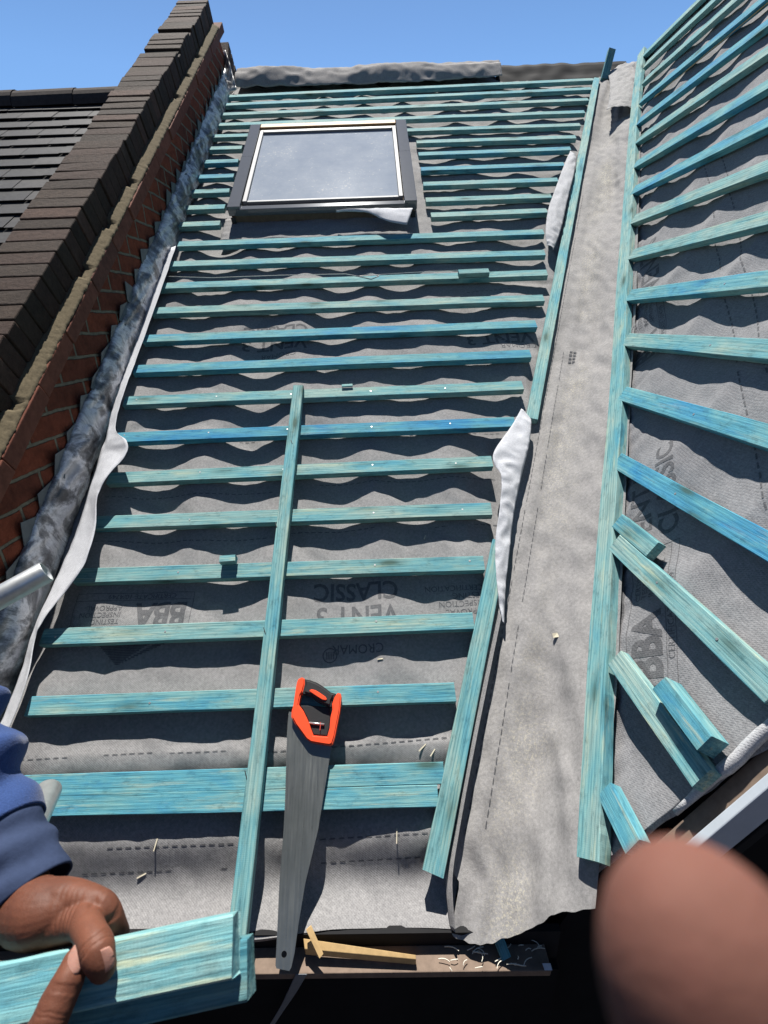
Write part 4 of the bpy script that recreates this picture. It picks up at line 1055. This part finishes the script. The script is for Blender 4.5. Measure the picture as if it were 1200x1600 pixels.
chains = [
    [(wrist+(wrist-palm0)*1.2, 50*RP), (wrist, 50*RP), (ht(62, 1428, -.020), 50*RP), (ht(98, 1422, -.018), 38*RP)],           # heel of the hand
    [(ht(62, 1416, -.020), 42*RP), (ht(105, 1408, -.018), 33*RP), (ht(146, 1412, -.016), 25*RP), (ht(158, 1420, -.016), 22*RP)],  # back of the hand to index knuckle
    [(ht(68, 1444, -.020), 36*RP), (ht(106, 1439, -.016), 31*RP), (ht(130, 1441, -.006), 26*RP), (ht(143, 1462, .008), 22.5*RP), (ht(151, 1480, .013), 24*RP), (ht(156, 1498, .0125), 22*RP), (ht(161, 1512, .0095), 19*RP)],   # thumb over the edge
    [(ht(128, 1410, -.016), 26*RP), (ht(160, 1416, -.016), 22*RP), (ht(176, 1440, -.024), 19*RP), (ht(184, 1470, -.042), 17.5*RP), (ht(155, 1490, -.062), 16*RP)],   # index behind the far edge
    [(ht(105, 1405, -.022), .0125), (ht(140, 1408, -.030), .0108), (ht(158, 1440, -.046), .0095), (ht(130, 1480, -.062), .0085)],
    [(ht(85, 1408, -.026), .0125), (ht(110, 1410, -.036), .0105), (ht(125, 1445, -.054), .0092), (ht(100, 1490, -.064), .0085)],
    [(ht(65, 1414, -.028), .0125), (ht(82, 1418, -.040), .010), (ht(95, 1455, -.056), .009), (ht(72, 1490, -.064), .008)],
]
# the other hand: thumb reaches up from below, palm and fingers under the battens
chains2 = [
    [(ht(117, 1502, .0105), .0085), (ht(108, 1528, .0125), .0108), (ht(92, 1562, .0145), .0120), (ht(75, 1600, .016), .0125), (ht(45, 1660, .010), .0165), (ht(10, 1730, .0), .024)],
    [(ht(10, 1730, .0), .026), (ht(-30, 1760, -.01), .030), (ht(-90, 1790, -.015), .028)],
    [(ht(20, 1700, -.02), .017), (ht(60, 1650, -.05), .013), (ht(70, 1600, -.062), .011), (ht(66, 1560, -.062), .010)],
    [(ht(0, 1700, -.02), .017), (ht(30, 1650, -.05), .013), (ht(40, 1600, -.062), .011), (ht(40, 1560, -.062), .010)],
    [(ht(-25, 1710, -.02), .016), (ht(0, 1660, -.05), .012), (ht(8, 1610, -.062), .010), (ht(10, 1570, -.062), .0095)],
    [(ht(-50, 1720, -.02), .015), (ht(-30, 1670, -.05), .011), (ht(-22, 1620, -.060), .0095), (ht(-20, 1590, -.060), .009)],
]
wrist2 = ht(-90, 1790, -.015); elbow2 = Vector((-.52, -.08, -.42))
sh1 = Vector((-.98, .02, .05)); sh2 = Vector((-.82, -.30, .05))
arms = [[(wrist, .026), (wrist.lerp(elbow, .5), .034), (elbow, .040), (sh1, .05)], [(wrist2, .026), (wrist2.lerp(elbow2, .5), .033), (elbow2, .04), (sh2, .05)],
        [(sh1, .06), ((sh1+sh2)/2+Vector((-.03, 0, .05)), .10), (sh2, .06)], [((sh1+sh2)/2, .12), ((sh1+sh2)/2+Vector((-.04, 0, -.35)), .13), ((sh1+sh2)/2+Vector((-.05, 0, -.6)), .14)],
        [((sh1+sh2)/2+Vector((0, 0, .10)), .055), ((sh1+sh2)/2+Vector((.02, 0, .22)), .055), ((sh1+sh2)/2+Vector((.04, 0, .30)), .095), ((sh1+sh2)/2+Vector((.03, 0, .38)), .09)]]
def bake(mb, vox, it):
    me = bpy.data.meshes.new('tmp'); me.from_pydata([tuple(v) for v in mb.v], [], mb.f); o = bpy.data.objects.new('tmp', me); COL.objects.link(o)
    r = o.modifiers.new('r', 'REMESH'); r.mode = 'VOXEL'; r.voxel_size = vox
    q_ = o.modifiers.new('s', 'SMOOTH'); q_.factor = .5; q_.iterations = it
    bpy.context.view_layer.update(); m2 = bpy.data.meshes.new_from_object(o.evaluated_get(bpy.context.evaluated_depsgraph_get()))
    V = [v.co.copy() for v in m2.vertices]; F = [tuple(p.vertices) for p in m2.polygons]; Nn = [v.normal.copy() for v in m2.vertices]
    bpy.data.objects.remove(o); return V, F, Nn
t_ax = (ht(156, 1498, .0125)-ht(143, 1462, .008)).normalized()
CREASE = []                                 # point, direction across the fold, reach, depth, width
for x_, y_ in ((147, 1466), (149, 1471), (151, 1477)): CREASE.append((ht(x_, y_, .02), t_ax, .016, .0008, .0011))
for x_, y_ in ((90, 1420), (97, 1424), (104, 1427), (112, 1430), (120, 1428)): CREASE.append((ht(x_, y_, -.002), (ht(120, 1415, 0)-ht(80, 1425, 0)).normalized(), .017, .0008, .0014))
CREASE.append((ht(152, 1428, -.008), (ht(165, 1420, -.01)-ht(135, 1436, -.01)).normalized(), .016, .0022, .0026))
for x_, y_ in ((174, 1432), (177, 1438), (180, 1444)): CREASE.append((ht(x_, y_, -.012), (ht(184, 1470, -.042)-ht(168, 1425, -.016)).normalized(), .013, .0008, .001))
for x_, y_ in ((103, 1540), (101, 1545), (98, 1550), (84, 1582), (80, 1590)): CREASE.append((ht(x_, y_, .022), (ht(117, 1502, .0105)-ht(75, 1600, .016)).normalized(), .014, .0006, .0009))
def wrinkle(V, Nn):
    out = []
    for v, n_ in zip(V, Nn):
        d_ = 0
        if v.z < -.12 and v.length < .75:
            for P_, ax_, R_, dep, wd_ in CREASE:
                q_ = v-P_; L_ = q_.length
                if L_ < R_:
                    a_ = q_.dot(ax_)+.0012*fb(v.x*160, v.y*160, v.z*160); d_ -= dep*math.exp(-(a_/wd_)**2)*(1-(L_/R_)**2)
            d_ += 0.0003*fb(v.x*90, v.y*90, v.z*90)+.00010*fb(v.x*340, v.y*340, v.z*340)
        out.append(v+n_*d_)
    return out
Vh, Fh, Nh_ = bake(capsules(chains+chains2, 28), .0010, 5)
Vh = wrinkle(Vh, Nh_)
Va, Fa, _n = bake(capsules(arms, 24), .005, 3)
mb = MB(); mb.add(Vh, Fh); mb.add(Va, Fa); body = mk('body', mb.v, mb.f, SKIN, per, smooth=True)
def nailm(P, along, nrm, L, Wn, lift=0):
    """curved finger nail"""
    along = along.normalized(); nrm = (nrm-along*nrm.dot(along)).normalized(); sd = along.cross(nrm); mb = MB()
    nu, nv = 10, 8
    for i in range(nu+1):
        for j in range(nv+1):
            u = i/nu-.5; v = (j/nv-.5); w_ = Wn*(1-.25*abs(2*u)**3); an = v*1.9
            mb.v.append(P+along*(L*u*(1 if u < 0 else 1)-(0.0012*abs(2*v)**2.5 if u > 0 else -.001*abs(2*v)**3))+sd*(w_*.62*math.sin(an))+nrm*(w_*.62*(math.cos(an)-1)*.75-.0008*(u*2)**2))
    for i in range(nu):
        for j in range(nv): a = i*(nv+1)+j; mb.f.append((a, a+1, a+nv+2, a+nv+1))
    return mk('fingernail', mb.v, mb.f, NAIL, body, smooth=True, solid=.0007)
nailm(ht(160, 1503, .0198), ht(168, 1521, .010)-ht(161, 1490, .015), Nh+XV*.12, .015, .0135)
nailm(ht(118, 1497, .0188), ht(124, 1480, .010)-ht(110, 1515, .013), Nh+XV*.12, .0175, .013)
# sleeve
def sleeve(name, A, B, r0, r1, mat, n=60, seg=48, fold=.006, fr=9, sd=0, par=per):
    ax = (B-A).normalized(); u = (N1-ax*N1.dot(ax)).normalized(); v = ax.cross(u); mb = MB(); L = (B-A).length
    for i in range(n+1):
        t = i/n; c = A.lerp(B, t); rad = r0+(r1-r0)*t
        for k in range(seg):
            an = 2*math.pi*k/seg; f_ = fold*(.6*math.sin(t*fr*6.28*.5+1.6*math.sin(an+sd))+1.2*fb(t*fr, math.cos(an)*1.3, math.sin(an)*1.3+sd))*min(1, 4*t+.15)*min(1, (1-t)*6+.2)
            mb.v.append(c+(u*math.cos(an)+v*math.sin(an))*(rad+f_))
    for i in range(n):
        for k in range(seg): a = i*seg+k; b = i*seg+(k+1) % seg; mb.f.append((a, b, b+seg, a+seg))
    return mk(name, mb.v, mb.f, mat, par, smooth=True, solid=.002)
axs = (elbow-cuff).normalized()
sleeve('cuff', cuff-axs*.004, cuff+axs*.062, .037, .039, RIB, 30, 64, .0032, 4)
sleeve('sleeve', cuff+axs*.058, elbow, .041, .060, CLOTH, 150, 72, .0125, 12, 1.3)
ax2 = (elbow2-wrist2).normalized()
sleeve('cuff', wrist2+ax2*.03, wrist2+ax2*.09, .036, .038, RIB, 14, 48, .0012, 3, 2); sleeve('sleeve', wrist2+ax2*.086, elbow2, .043, .06, CLOTH, 60, 48, .007, 8, 2.)
hood = capsules([[(elbow, .062), (elbow.lerp(sh1, .5), .072), (sh1, .085)], [(elbow2, .062), (elbow2.lerp(sh2, .5), .072), (sh2, .085)], [(sh1, .09), ((sh1+sh2)/2+Vector((-.03, 0, .05)), .14), (sh2, .09)],
                 [((sh1+sh2)/2, .17), ((sh1+sh2)/2+Vector((-.04, 0, -.3)), .17), ((sh1+sh2)/2+Vector((-.05, 0, -.6)), .17)]], 20)
organic('hoodie', hood, CLOTH, per, .008, 4)

# ------------------------------------------------------------------ the blurred fingertip by the lens
fp = empty('person', loc=tuple(dp(1150, 1750, .045)), label='large out-of-focus fingertip close to the lens at lower right', cat='person')
tipP = dp(1062, 1352, .038); baseP = dp(1245, 2080, .045); axf = (baseP-tipP).normalized(); pts = []; rads = []
for i in range(60):
    q_ = (i/59)**1.6; t_ = q_*(baseP-tipP).length*1.3; pts.append(tipP+axf*t_); e_ = min(1, t_/.0125)
    rads.append(max(.0002, (.0084+.02*t_)*math.sqrt(max(0, 1-(1-e_)**2))**.92))
mb = MB(); mb.tube(pts, rads, 48)
organic('fingertip', mb, PSKIN, fp, .0006, 6)
